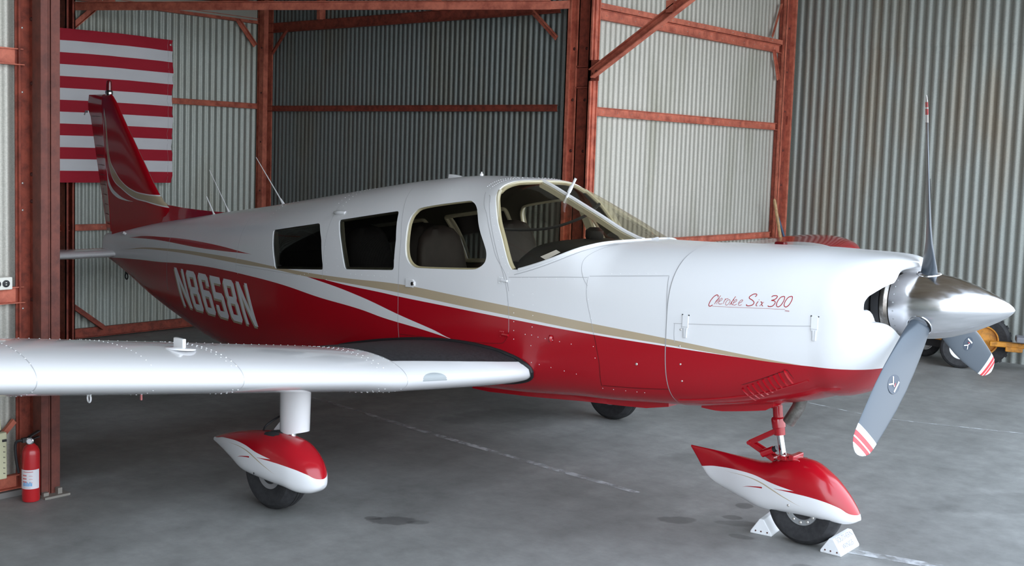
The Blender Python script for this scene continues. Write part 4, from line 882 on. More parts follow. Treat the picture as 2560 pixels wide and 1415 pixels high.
b=MB(); b.lathe([(.10,-.23),(.165,-.23),(.165,-.192),(.10,-.190)],H,AX,48); build_part(b,'alternator_belt_wheel',M['dark'])
ST_B=[(.10,.100,60,.078),(.15,.102,57,.068),(.19,.108,51,.052),(.24,.122,40,.036),(.31,.143,29,.026),(.40,.160,24.5,.021),(.52,.171,23.5,.017),(.65,.168,23,.014),(.78,.152,23,.012),(.875,.136,24,.010),(.889,.133,24.5,.0098),(.925,.124,25.5,.009),(.926,.124,25.5,.009),(.952,.115,26,.0085),(.953,.115,26,.0085),(.961,.111,26,.008),(.962,.111,26,.008),(.985,.088,27.5,.007),(.986,.087,27.5,.007),(1.003,.062,27.5,.006),(1.013,.038,27,.005),(1.019,.014,27,.003)]
bands=[(.889,.925,1),(.926,.952,2),(.953,.961,1),(.962,.985,2),(.986,1.02,1)]
def bcol(r):
    if r<.889: return 0
    for a_,b_,m_ in ((.889,.9255,1),(.9255,.9525,2),(.9525,.9615,1),(.9615,.9855,2),(.9855,1.1,1)):
        if a_<=r<b_: return m_
    return 1
def bsec(a,r,ch,be,th,nseg=28):
    rad=U*math.cos(a)+Vector((0,-1,0))*math.sin(a); tg=AX.cross(rad); be=math.radians(be); le=tg*math.cos(be)+AX*math.sin(be); nn=AX*math.cos(be)-tg*math.sin(be)
    o=[]; bl=min(1,max(0,(r-.15)/.2))
    for k in range(nseg):
        t=2*PI*k/nseg; u=math.cos(t)*.5; s_=math.sin(t); v=(.5*s_*(1-bl))+bl*(.62*max(s_,0)-.38*max(-s_,0))*(1-.0*u); 
        o.append(H+rad*r+le*(u*ch+ch*.05*bl)+nn*(v*th))
    return o
for q_,a in enumerate((.0798,.0798+2*PI/3,.0798+4*PI/3)):
    b=MB(); R=[bsec(a,*s) for s in ST_B]; n_=28
    for i in range(len(R)-1): 
        o=len(b.v); b.loft([R[i],R[i+1]],m=bcol((ST_B[i][0]+ST_B[i+1][0])/2),cap=False)
    b.add(R[-1],[tuple(range(n_))],1)
    bl=build_part(b,'propeller_blade',[M['blade'],M['decal_white'],M['tip_red']],angle=50)
    # decal: navy oval with white lettering bar and bird mark
    rad=U*math.cos(a)+Vector((0,-1,0))*math.sin(a); tg=AX.cross(rad); be=math.radians(24.0); le=tg*math.cos(be)+AX*math.sin(be); nn=AX*math.cos(be)-tg*math.sin(be)
    def D(dr,du,o=.0): return H+rad*(.565+dr)+le*(du+.009)+nn*(.0112-abs(du)*.05+o)
    b=MB(); N_=28; b.add([D(.055*math.cos(2*PI*k/N_),.036*math.sin(2*PI*k/N_),.0005) for k in range(N_)],[tuple(range(N_))],0)
    def st(p,q,w,m): 
        d=(Vector(q)-Vector(p)).normalized(); s=Vector((-d.y,d.x))*w/2; P=[Vector(p)+s,Vector(p)-s,Vector(q)-s,Vector(q)+s]; b.add([D(v.x,v.y,.0015) for v in P],[(0,1,2,3)],m)
    sgn=-1
    for i in range(8): st((-.036+.009*i,-.018*sgn*1.0),(-.036+.009*i+.0065,-.018*sgn),.008,1)
    st((-.030,.022*sgn),(.004,.006*sgn),.006,1); st((.004,.006*sgn),(.028,.024*sgn),.006,1); st((.002,.004*sgn),(.012,-.006*sgn),.005,1); st((-.012,-.004*sgn),(.010,-.008*sgn),.003,2)
    b.build('decal',[M['decal_blue'],M['decal_white'],M['tip_red']],bl,angle=0,recalc=False)
    # rim of the spinner cut-out
    b=MB(); rim=[]
    for k in range(36):
        t=2*PI*k/36; d=le*math.cos(t)*.057+AX.cross(rad).cross(rad)*0; loc=AX*(.057*math.cos(t)-.0)+tg*(.057*math.sin(t)); ax_d=loc.dot(AX); 
        rr_=.1615 if ax_d<.0 else .1615-.22*ax_d*ax_d*8
        tt=loc.dot(tg); h=math.sqrt(max(rr_**2-tt**2,0)); rim.append(H+AX*ax_d+tg*tt+rad*(h+.001))
    b.tube(rim,.003,8,closed=True); b.build('blade_collar',M['chrome'],spin)
    b=MB(); c_=sum(rim,Vector())/36; b.add([p-rad*.0005 for p in rim]+[c_+rad*.006],[(k,(k+1)%36,36) for k in range(36)],0,True); b.build('cutout',M['dark'],spin,angle=180,recalc=False)

# wings -------------------------------------------------------------------
def naca(u): return 5*.15*(.2969*math.sqrt(u)-.126*u-.3516*u*u+.2843*u**3-.1015*u**4)
def camber(u,m=.02,p=.45): return m/p**2*(2*p*u-u*u) if u<p else m/(1-p)**2*((1-2*p)+2*p*u-u*u)
def lin_i(T,y):
    if y<=T[0][0]: return T[0][1]
    for (a,va),(b_,vb) in zip(T[:-1],T[1:]):
        if y<=b_: return va+(vb-va)*(y-a)/(b_-a)
    return T[-1][1]
XLE=[(.30,-1.80),(.56,-1.80),(.70,-1.85),(.85,-1.925),(1.0,-2.01),(1.15,-2.10),(1.28,-2.165),(1.45,-2.20),(4.55,-2.20),(4.8,-2.23),(4.92,-2.30),(4.98,-2.42),(5.0,-2.6)]
TSC=[(.30,1.0),(4.8,1.0),(4.90,.86),(4.96,.62),(4.99,.35),(5.0,.12)]
INC=.075
def wz(y): return .752+.127*(y-1.22) if y>1.25 else .7558+.02*(1.25-y)
def wing_pt(y,u,upper,side,off=0):
    xle=lin_i(XLE,y); te=-3.73 if y<4.85 else -3.73+.4*(y-4.85)/.15; c=xle-te; th=1.6/c*lin_i(TSC,y); t=naca(u)*th*c; cm=camber(u)*1.6
    v=(cm+t+off) if upper else (cm-t*.95-off)
    return Vector((xle-c*u*math.cos(INC)-v*math.sin(INC),side*y,wz(y)-c*u*math.sin(INC)+v*math.cos(INC)))
US=[0.5*(1-math.cos(PI*i/36)) for i in range(37)]
def wing_mat():
    m=mat('wing_paint',(.76,.76,.77),.15,coat=.5); nt=m.node_tree; b=nt.nodes['Principled BSDF']; N=nt.nodes.new; L=nt.links.new
    tc=N('ShaderNodeTexCoord'); s=N('ShaderNodeSeparateXYZ'); L(tc.outputs['Object'],s.inputs[0])
    k=N('ShaderNodeMath'); k.operation='MULTIPLY_ADD'; L(s.outputs['X'],k.inputs[0]); k.inputs[1].default_value=0; L(s.outputs['Y'],k.inputs[2])   # y - .62 x
    g=N('ShaderNodeMath'); g.operation='GREATER_THAN'; L(k.outputs[0],g.inputs[0]); g.inputs[1].default_value=4.41
    mx=N('ShaderNodeMix'); mx.data_type='RGBA'; L(g.outputs[0],mx.inputs[0]); mx.inputs[6].default_value=(.76,.76,.77,1); mx.inputs[7].default_value=(*RED,1); L(mx.outputs[2],b.inputs['Base Color']); return m
M['wing']=wing_mat()
YS=[.30,.45,.60,.70,.80,.90,1.0,1.08,1.15,1.22,1.28,1.36,1.45]+frange(1.6,4.5,20)[0:]+[4.6,4.7,4.8,4.86,4.90,4.93,4.96,4.98,4.99,5.0]
for side in (-1,1):
    b=MB(); R=[]
    for y in YS: R.append([wing_pt(y,u,True,side) for u in US[::-1]]+[wing_pt(y,u,False,side) for u in US[1:-1]])
    b.loft(R,cap=True); w_=build_part(b,'wing',M['wing'],angle=50)
    if side==1:
        b=MB(); P=wing_pt(4.1,.32,True,1); b.box((P.x-.05,P.y-.03,P.z-.01),(P.x+.05,P.y+.05,P.z+.05)); b.build('navigation_light',M['beacon'],w_,angle=0,bevel=.012)
        continue
    WS=w_
# anti-skid walkway, root seal
S_=-1; b=MB(); vs=[]; 
def walk_u0(y): 
    return .035+(y-.681)*.086
NY,NU=14,40
for j in range(NY+1):
    y=.58+(1.222-.58)*j/NY; u0=walk_u0(y)
    for i in range(NU+1): vs.append(wing_pt(y,u0+(.93-u0)*i/NU,True,-1,.0025))
b.add(vs,[(j*(NU+1)+i,j*(NU+1)+i+1,(j+1)*(NU+1)+i+1,(j+1)*(NU+1)+i) for j in range(NY) for i in range(NU)],0,True); b.build('wing_walk',M['black_paint'],WS,angle=180)
def root_y(u,upper):
    y=.75
    for _ in range(60):
        p=wing_pt(y,u,upper,-1)
        if y>hull_y(p.x,p.z)+.004: y-=.01
    return y
pts=[]
for i in range(30): u=.85*(1-i/29)**1.6; y=root_y(u,True); pts.append(wing_pt(y,u,True,-1,.004)+Vector((0,-.004,0)))
for i in range(1,14): u=.30*(i/13)**1.6; y=root_y(u,False); pts.append(wing_pt(y,u,False,-1,.002)+Vector((0,-.004,0)))
b=MB(); b.tube(pts,[.013]*30+[.009]*13,8); b.build('root_seal',M['black'],WS)
# rivets and seams on the starboard wing
b=MB()
def wriv(y,u,up,r=.0042):
    p=wing_pt(y,u,up,-1); e=.003; du=wing_pt(y,min(u+e,1),up,-1)-wing_pt(y,max(u-e,0),up,-1); dy=wing_pt(y+e,u,up,-1)-wing_pt(y-e,u,up,-1); nn=du.cross(dy); nn=nn if (nn.z>0)==up else -nn; b.dome(p,r,nn,0,n=6,flat=.5)
for y,r in ((3.28,.0045),(2.72,.0040),(2.26,.0055),(2.29,.0040),(1.32,.0055),(1.36,.0040),(1.23,.0035)):
    for i in range(24):
        wriv(y,.035+.026*i,True,r)
    for i in range(7): wriv(y,.03+.03*i,False,r)
for i in range(60): wriv(1.25+.05*i,.40,True,.004)
for i in range(60): wriv(1.25+.05*i,.66,True,.004)
o=b.build('wing_rivets',M['rivet'],WS,angle=180,recalc=False); o['kind']='stuff'
b=MB()
for y in (3.28,2.255,1.225):
    P=[wing_pt(y,u,True,-1,.001) for u in US[16:0:-1]]+[wing_pt(y,u,False,-1,.001) for u in US[0:12]]; vs=[]
    for p in P: vs+= [p+Vector((0,.002,0)),p-Vector((0,.002,0))]
    b.add(vs,[(2*i,2*i+1,2*i+3,2*i+2) for i in range(len(P)-1)],0,True)
WS.data.materials.append(M['seam']); join_into(WS,b,1)
b=MB(); vs=[]; NY,NS=20,12
def lepos(y,s_): return wing_pt(y,.0085*s_*s_,s_>=0,-1,.0022)
for a in range(NY+1):
    c_=-1+2*a/NY; y=1.09+.058*c_; top=.05+.95*math.sqrt(max(0,1-c_*c_))
    for k in range(NS+1): vs.append(lepos(y,-.25+(top+.25)*k/NS))
b.add(vs,[(a*(NS+1)+k,a*(NS+1)+k+1,(a+1)*(NS+1)+k+1,(a+1)*(NS+1)+k) for a in range(NY) for k in range(NS)],0,True); b.build('landing_light',M['lens'],WS,angle=180,recalc=False)
b=MB(); P=wing_pt(2.43,.17,True,-1); b.lathe([(.075,-.004),(.075,.005),(.05,.010)],P,(-.05,.12,1),28); b.box((P.x-.045,P.y-.010,P.z+.004),(P.x+.035,P.y+.010,P.z+.052)); b.build('fuel_cap',M['white'],WS,angle=30,bevel=.004)
b=MB(); P=wing_pt(2.90,.18,False,-1); b.tube([P+Vector((.014*math.cos(2*PI*k/16),0,-.016+.018*math.sin(2*PI*k/16))) for k in range(16)],.0042,8,closed=True); b.build('tie_down_ring',M['white'],WS)
b=MB(); P=wing_pt(2.62,.20,False,-1); b.box((P.x-.004,P.y-.003,P.z-.03),(P.x+.006,P.y+.003,P.z+.01)); b.build('drain_tube',M['label_red'],WS,angle=0)

# tail ---------------------------------------------------------------------
def fin_pts(z):
    le=lin_i([(1.10,-6.10),(1.44,-6.28),(1.467,-6.30),(1.50,-6.40),(1.528,-6.435),(1.643,-6.55),(2.19,-7.03),(2.36,-7.17),(2.42,-7.24)],z)
    hi=lin_i([(1.10,-7.14),(1.196,-7.16),(2.315,-7.37),(2.42,-7.37)],z); te=lin_i([(1.10,-7.30),(1.174,-7.31),(2.22,-7.60),(2.30,-7.655),(2.42,-7.63)],z); return le,hi,te
FU=[(1,0),(.93,.26),(.8,.46),(.65,.50),(.45,.50),(.2,.40),(.07,.27),(.015,.13),(0,0)]
finz=frange(1.10,2.40,26)+[2.415,2.42]
fl_top=[(-7.40,2.36),(-7.30,2.2),(-7.245,1.95),(-7.19,1.80),(-7.12,1.73),(-6.997,1.638),(-6.802,1.567),(-6.612,1.545),(-6.40,1.54),(-6.3,1.535)]
fl_bot=[(-7.40,2.34),(-7.315,2.2),(-7.275,1.95),(-7.22,1.78),(-7.14,1.66),(-6.997,1.588),(-6.802,1.518),(-6.60,1.493),(-6.365,1.465),(-6.3,1.46)]
def off_c(C_,d): return [(x,z+d) for x,z in C_]
fl2t=[(-7.40,2.30),(-7.345,2.2),(-7.30,1.95),(-7.255,1.74),(-7.18,1.60),(-7.07,1.535),(-6.95,1.497),(-6.80,1.478)]
fl2b=[(-7.40,2.28),(-7.355,2.2),(-7.315,1.95),(-7.275,1.74),(-7.21,1.58),(-7.10,1.510),(-6.95,1.482),(-6.80,1.478)]
M['fin']=livery('fin_livery',[(WHITE,off_c(fl_top,.010),off_c(fl_bot,-.010),-7.33,-6.30),(TAN,fl_top,fl_bot,-7.32,-6.30),(WHITE,fl2t,fl2b,-7.36,-6.81)],RED,(-7.7,-5.5),(1.0,2.6))
def thk(z): return lin_i([(1.1,.066),(1.6,.055),(2.3,.033),(2.40,.024),(2.42,.008)],z)
def fsec(z,a_,b_,t0,t1,le_round=True):
    L=a_-b_
    pr=[(0,0),(.02,.35),(.08,.68),(.2,.92),(.4,1.0),(.7,.97),(1,.90)] if le_round else [(0,1.0),(.5,.62),(1,.06)]
    up=[(a_-L*u,-(t0+(t1-t0)*u)*v*.5,z) for u,v in pr]; dn=[(x,-y,zz) for x,y,zz in up[::-1]]
    return up+(dn[:-1] if le_round else dn)
b=MB(); b.loft([fsec(z,fin_pts(z)[0],fin_pts(z)[1],thk(z)*1.6,thk(z)*1.5) for z in finz]); fin=build_part(b,'fin',M['fin'],angle=40)
b=MB()
for k in range(9):
    z=1.28+.115*k; l,h_,t_=fin_pts(z)
    for i in range(22):
        x=h_+.01+(l-h_-.03)*i/21
        if i%1==0: pass
b=MB(); b.loft([fsec(z,fin_pts(z)[1]-.004,fin_pts(z)[2],thk(z)*1.45,.006,False) for z in frange(1.19,2.40,20)+[2.418]]); rud=build_part(b,'rudder',M['red'],angle=40)
b=MB()
for k in range(12):
    z=1.25+.088*k; l,h_,t_=fin_pts(z); y_=-thk(z)*.55; b.bar((h_-.03,y_-.0,z),(t_+.03,-.006,z+.006),.004,.004)
b.build('rudder_rib',M['redseam'],rud,angle=0)['kind']='stuff'
b=MB(); b.box((-7.685,-.006,2.255),(-7.64,.006,2.275)); b.tube([(-7.69,0,2.27),(-7.71,0,2.235)],.006,6); b.build('trim_arm',M['rim'],rud,angle=0)
b=MB(); b.loft([[(x,-w_,sec(x)[0]-.02),(x,w_,sec(x)[0]-.02),(x,w_*.35,sec(x)[0]+h_*.6),(x,.004,sec(x)[0]+h_),(x,-.004,sec(x)[0]+h_),(x,-w_*.35,sec(x)[0]+h_*.6)] for x,w_,h_ in ((-6.35,.055,.145),(-6.25,.05,.125),(-6.1,.045,.095),(-5.9,.038,.062),(-5.7,.028,.03),(-5.52,.012,.004))]); build_part(b,'dorsal_fin',M['red'],angle=50)
b=MB(); b.lathe([(.030,0),(.034,.01),(.034,.035),(.028,.045)],(-7.285,0,2.41),(0,0,1),24); be_=build_part(b,'beacon',M['chrome'])
b=MB(); b.lathe([(.026,.042),(.024,.10),(.021,.128),(.012,.135)],(-7.285,0,2.41),(0,0,1),24); b.build('beacon_glass',M['beacon'],be_)
for side in (-1,1):
    b=MB(); R=[]
    for y,cs in ((.05,1),(.5,1),(1.2,1),(1.8,1),(1.90,.9),(1.95,.7),(1.965,.35)):
        xl=-7.03-.0*y; c=.76*(cs**.3); z0=.998+.0*y
        if cs<1: xl-=.04*(1-cs)
        up=[Vector((xl-c*u*math.cos(.03),side*y,z0-c*u*.03+naca(u)*.72*cs*.76)) for u in US[::-2]]; dn=[Vector((xl-c*u*math.cos(.03),side*y,z0-c*u*.03-naca(u)*.72*cs*.76)) for u in US[2:-1:2]]
        R.append(up+dn)
    b.loft(R); build_part(b,'stabilator',M['white'],angle=50)
b=MB(); b.tube([Vector((-6.98+.022*math.cos(2*PI*k/14),0,.80+.026*math.sin(2*PI*k/14))) for k in range(14)],.006,8,closed=True); b.box((-7.0,-.004,.82),(-6.96,.004,.87)); build_part(b,'tail_tie_down',M['black'],angle=30)
b=MB(); b.tube([surf(-6.86,1.19,.0),surf(-6.87,1.205,.035)],.012,10); build_part(b,'tail_vent',M['white'])
# antennas and roof fittings
for (p,q,r0,r1) in (((-4.77,0,1.555),(-5.126,0,1.911),.005,.0025),((-5.54,.06,1.44),(-5.83,.06,1.79),.005,.002),((-5.58,-.06,1.43),(-5.69,-.06,1.575),.007,.004)):
    b=MB(); p,q=Vector(p),Vector(q); b.tube([p,p.lerp(q,.12),p.lerp(q,.14),q],[.013,.008,r0,r1],10); b.lathe([(.03,-.004),(.028,.004),(.012,.008)],p,(0,0,1),20); build_part(b,'whip_antenna',M['white'])
b=MB(); b.loft([[(x,-w_,1.815),(x,w_,1.815),(x,w_*.6,z),(x,-w_*.6,z)] for x,w_,z in ((-3.03,.018,1.853),(-2.99,.022,1.853),(-2.94,.02,1.847),(-2.91,.01,1.838))]); build_part(b,'roof_vent',M['white'],angle=20)
b=MB(); b.lathe([(.014,-.01),(.012,.022),(.006,.024),(.005,.034)],(-2.73,-.02,1.845),(0,0,1),12); build_part(b,'roof_stub',M['white'])
b=MB(); b.tube([(-1.972,-.01,1.866),(-2.04,-.03,1.715)],.0085,12); b.tube([(-1.995,-.016,1.82),(-2.012,-.022,1.78)],.012,12); build_part(b,'temperature_probe',M['white'])
b=MB(); P=surf(-3.56,1.575); b.loft([[(P.x+dx,P.y-.0+w_*math.cos(t),P.z+h_*math.sin(t)) for t in [2*PI*k/12 for k in range(12)]] for dx,w_,h_ in ((-.06,.01,.006),(-.03,.026,.014),(.02,.028,.016),(.055,.018,.012))]); build_part(b,'air_scoop',M['white'])
# door furniture
b=MB(); c_=(-2.75,1.190); P=[(-.045,-.028),(-.045,.028),(.02,.026),(.04,.012),(.04,-.012),(.02,-.026)]
n_=len(P); b.add([surf(c_[0]+u,c_[1]+v,.001) for u,v in P]+[surf(c_[0]+u*.9,c_[1]+v*.88,.010) for u,v in P],[tuple(range(n_,2*n_))]+[(i,(i+1)%n_,(i+1)%n_+n_,i+n_) for i in range(n_)],0); dh=b.build('door_handle',M['white'],A,angle=25)
b=MB(); b.lathe([(.013,0),(.012,.004),(.006,.005)],surf(-2.728,1.190,.010),(0,-1,0),16); b.build('lock',M['chrome'],dh)
for x,z,mt in ((-2.005,1.278,'white'),(-1.985,.968,'red')):
    b=MB(); b.tube([surf(x-.012,z,.008),surf(x+.030,z,.008)],.007,10); b.add([surf(x-.04,z-.02,.002),surf(x-.005,z-.02,.002),surf(x-.005,z+.02,.002),surf(x-.04,z+.02,.002)],[(0,1,2,3)],0)
    for dx in (-.034,-.022,-.010):
        for dz in (-.015,.015): b.dome(surf(x+dx,z+dz,.002),.004,(0,-1,0),0)
    build_part(b,'door_hinge',M[mt],angle=30,recalc=False)
b=MB(); P=surf(-1.66,.985); b.loft([[(P.x+dx,P.y-.002-w_*max(0,math.sin(t)),P.z+.02*math.cos(t)) for t in [PI*k/8 for k in range(9)]] for dx,w_ in ((-.012,.004),(0,.014),(.012,.004))],closed=False,cap=False); build_part(b,'side_vent',M['red'],recalc=False)

# landing gear ----------------------------------------------------------------
def pant(name,top,bot,wid,yc,mt,base_z=0,nt_=2.3,nb_=2.8,N=46):
    x0,x1=top[0][0],top[-1][0]; ft=_pchip([p[0] for p in top],[p[1] for p in top]); fb=_pchip([p[0] for p in bot],[p[1] for p in bot]); fw=_pchip([p[0] for p in wid],[p[1] for p in wid]); R=[]
    for i in range(N+1):
        t=i/N; x=x0+(x1-x0)*(1-math.cos(PI*t))/2; zt_,zb_,w_=ft(x),fb(x),max(fw(x),.001); zm=zb_+(zt_-zb_)*.42; r=[]
        for k in range(40):
            a=2*PI*k/40; c,s=math.cos(a),math.sin(a); n_=nt_ if s>0 else nb_; h=(zt_-zm) if s>0 else (zm-zb_); r.append((x,yc-w_*math.copysign(abs(c)**(2/n_),c),zm+h*math.copysign(abs(s)**(2/n_),s)))
        R.append(r)
    b=MB(); b.loft(R); return b,(ft,fb,fw)
mU=[(-3.33,.292),(-3.18,.322),(-2.94,.340),(-2.79,.324),(-2.653,.311),(-2.60,.305)]; mLo=[(-2.80,.2985),(-2.775,.299),(-2.70,.3005),(-2.64,.300),(-2.584,.298),(-2.50,.288),(-2.43,.268),(-2.36,.235)]; mS=[(-2.80,.299),(-2.775,.3),(-2.70,.307),(-2.653,.312)]
mT=[(-3.125,.313),(-2.94,.319),(-2.86,.309),(-2.793,.291),(-2.70,.262),(-2.60,.235)]; mR=[(-2.99,.256),(-2.95,.268),(-2.90,.278),(-2.846,.285)]
def pant_mat(nm,dx,dz,sx=1.0,U_=None,T_=None):
    f=lambda C_,d=0:[((x+2.75)*sx-2.75+dx,z+dz+d) for x,z in C_]
    X=lambda x:(x+2.75)*sx-2.75+dx
    xr=(X(-3.4),X(-2.3)); zr=(.1,.5)
    return livery(nm,[(RED,None,f(mU),None,X(-2.653)),(RED,None,f(mLo),X(-2.775),None),(WHITE,f(mU),f(mS),X(-2.80),X(-2.655)),(TAN,f([(x,z+.0045*math.sin(PI*i/5)) for i,(x,z) in enumerate(mT)]),f([(x,z-.002*math.sin(PI*i/5)) for i,(x,z) in enumerate(mT)]),X(-3.12),X(-2.60)),(RED,f([(x,z+.005*(i/3)) for i,(x,z) in enumerate(mR)]),f([(x,z-.003*(i/3)) for i,(x,z) in enumerate(mR)]),X(-2.985),X(-2.85))],WHITE,xr,zr)
M['main_pant']=pant_mat('wheel_pant_livery',0,0); M['nose_pant']=pant_mat('nose_pant_livery',2.268,-.014)
mtop=[(-3.335,.292),(-3.24,.328),(-3.09,.370),(-2.9,.406),(-2.76,.424),(-2.6,.414),(-2.49,.368),(-2.42,.312),(-2.385,.262),(-2.365,.225)]
mbot=[(-3.335,.268),(-3.22,.245),(-3.1,.212),(-2.95,.166),(-2.75,.157),(-2.6,.152),(-2.50,.142),(-2.44,.150),(-2.385,.178),(-2.365,.205)]
mwid=[(-3.335,.015),(-3.22,.050),(-3.1,.082),(-2.9,.120),(-2.7,.132),(-2.55,.122),(-2.46,.095),(-2.41,.066),(-2.38,.035),(-2.365,.005)]
for side in (-1,1):
    b,_=pant('wheel_pant',mtop,mbot,mwid,side*1.61,None); g=thing_='x'
    leg=MB()
    L0=Vector((-2.71,side*1.53,.415)); L1=Vector((-2.71,side*1.53,.76)); leg.loft([[(c_.x+(.092 if c_.z<.6 else .105)*math.cos(t),c_.y+.075*math.sin(t),c_.z+(.02*math.cos(t) if c_.z<.6 else 0)) for t in [2*PI*k/32 for k in range(32)]] for c_ in (L0,L1)])
    lg=build_part(leg,'main_gear_leg',M['white'],angle=40)
    c=MB(); c.tube([(-2.68,side*1.56,.48),(-2.68,side*1.58,.36)],.022,16); c.build('oleo_strut',M['chrome'],lg)
    c=MB(); c.tube(smooth_path([(-2.82,side*1.52,.50),(-2.87,side*1.53,.47),(-2.90,side*1.58,.43),(-2.89,side*1.61,.40)]),.006,6); c.build('brake_line',M['black'],lg)
    c=MB(); c.prism([(-2.86,.41),(-2.80,.47),(-2.74,.455),(-2.74,.405)],'y',side*1.53-.03,side*1.53+.05); c.build('gear_bracket',M['white'],lg,angle=0)
    c=MB(); 
    for dx in (-.0,.012): c.box((-2.75+dx,-1.615 if side<0 else 1.53,.655),(-2.745+dx,-1.618+.01 if side<0 else 1.54,.675))
    if side<0: c.build('placard',M['label_yel'],lg,angle=0)
    pn=build_part(b,'wheel_pant',M['main_pant'],angle=45)
    c=MB(); c.dome((-2.80,side*(1.61+.128),.205),.006,(0,side,0),0,n=10,flat=.3); c.build('pant_screw',M['black'],pn)
    # wheel
    c=MB(); cz=.212; r=.214
    c.lathe([(.095,-.055),(.15,-.078),(.185,-.075),(.205,-.055),(.2135,-.035),(.2145,-.033),(.2145,-.014),(.210,-.012),(.210,-.009),(.2155,-.007),(.2155,.007),(.210,.009),(.210,.012),(.2145,.014),(.2145,.033),(.2135,.035),(.205,.055),(.185,.075),(.15,.078),(.095,.055)],(-2.76,side*1.61,cz),(0,1,0),64)
    ty=build_part(c,'tyre',M['rubber'])
    for v in ty.data.vertices:
        if v.co.z<.002: v.co.z=.002
    c=MB(); c.lathe([(.02,-.05),(.06,-.045),(.075,-.058),(.098,-.060),(.100,-.055),(.100,.055),(.098,.060),(.075,.058),(.06,.045),(.02,.05)],(-2.76,side*1.61,cz),(0,1,0),40); c.build('rim',M['rim'],ty)
ntop=[(-1.085,.392),(-.95,.392),(-.80,.388),(-.68,.385),(-.58,.400),(-.50,.435),(-.42,.452),(-.354,.448),(-.24,.392),(-.16,.322),(-.10,.250),(-.07,.205)]
nbot=[(-1.085,.382),(-1.04,.325),(-1.0,.272),(-.955,.228),(-.90,.205),(-.84,.190),(-.72,.162),(-.60,.139),(-.50,.148),(-.378,.156),(-.25,.158),(-.16,.158),(-.105,.170),(-.07,.192)]
nwid=[(-1.085,.006),(-.95,.016),(-.86,.034),(-.75,.066),(-.6,.098),(-.42,.117),(-.28,.108),(-.18,.085),(-.12,.058),(-.085,.03),(-.07,.004)]
b,_=pant('p',ntop,nbot,nwid,0,None); pn=build_part(b,'nose_wheel_pant',M['nose_pant'],angle=45)
c=MB()
for x,z,w in ((-.42,.215,.112),(-.44,.36,.092)): c.dome((x,-w,z),.007,(0,-1,0),0,n=10,flat=.3)
c.build('pant_screw',M['screw'],pn)
c=MB(); c.box((-.53,-.05,.425),(-.40,.05,.445)); c.box((-.46,-.06,.44),(-.43,.06,.465)); c.box((-.50,-.065,.435),(-.47,-.03,.455)); c.build('axle_bracket',M['red'],pn,angle=0,bevel=.004)
c=MB(); cz=.200
c.lathe([(.090,-.05),(.14,-.072),(.17,-.070),(.190,-.052),(.200,-.025),(.202,0),(.200,.025),(.190,.052),(.17,.070),(.14,.072),(.090,.05)],(-.373,0,cz),(0,1,0),64); ty=build_part(c,'tyre',M['rubber'])
for v in ty.data.vertices:
    if v.co.z<.002: v.co.z=.002
c=MB(); c.lathe([(.02,-.05),(.055,-.04),(.068,-.055),(.092,-.058),(.095,-.05),(.095,.05),(.092,.058),(.068,.055),(.055,.04),(.02,.05)],(-.373,0,cz),(0,1,0),40)
rm=c.build('rim',M['rim'],ty)
c=MB()
for k in range(12):
    t=2*PI*k/12; c.dome((-.373+.078*math.cos(t),-.058,cz+.078*math.sin(t)),.009,(0,-1,0),0,n=8,flat=.3)
c=build_part(c,'rim_bolts',M['screw'],parent=None); c.parent=ty; c['kind']='stuff'
c=MB(); c.tube([(-.575,0,.78),(-.560,0,.64)],.027,20); c.tube([(-.562,0,.645),(-.561,0,.635),(-.552,0,.590),(-.550,0,.585)],[.03,.037,.037,.033],20); c.tube([(-.552,0,.60),(-.545,0,.55)],[.031,.030],20); ns=build_part(c,'nose_gear_strut',M['red'])
c=MB(); c.tube([(-.546,0,.56),(-.515,0,.42)],.0185,20); c.build('oleo_strut',M['chrome'],ns)
for y in (-.026,.026):
    c=MB(); c.bar((-.555,y*.8,.575),(-.715,y*.55,.478),.012,.028,up=(0,0,1)); c.build('torque_link',M['red'],ns,angle=0,bevel=.004)
    c=MB(); c.bar((-.715,y*.55,.478),(-.560,y*.9,.415),.012,.028,up=(0,0,1)); c.build('torque_link',M['red'],ns,angle=0,bevel=.004)
c=MB(); c.tube([(-.715,-.028,.478),(-.715,.028,.478)],.011,12); c.tube([(-.565,-.035,.42),(-.565,.035,.42)],.012,12); c.build('link_pin',M['red'],ns)
c=MB(); c.tube([(-.62,-.045,.44),(-.555,-.045,.475)],.020,14); c.build('shimmy_damper',M['red'],ns)
c=MB(); c.tube([(-.562,-.045,.471),(-.535,-.045,.486)],.016,14); c.build('damper_rod',M['black'],ns)

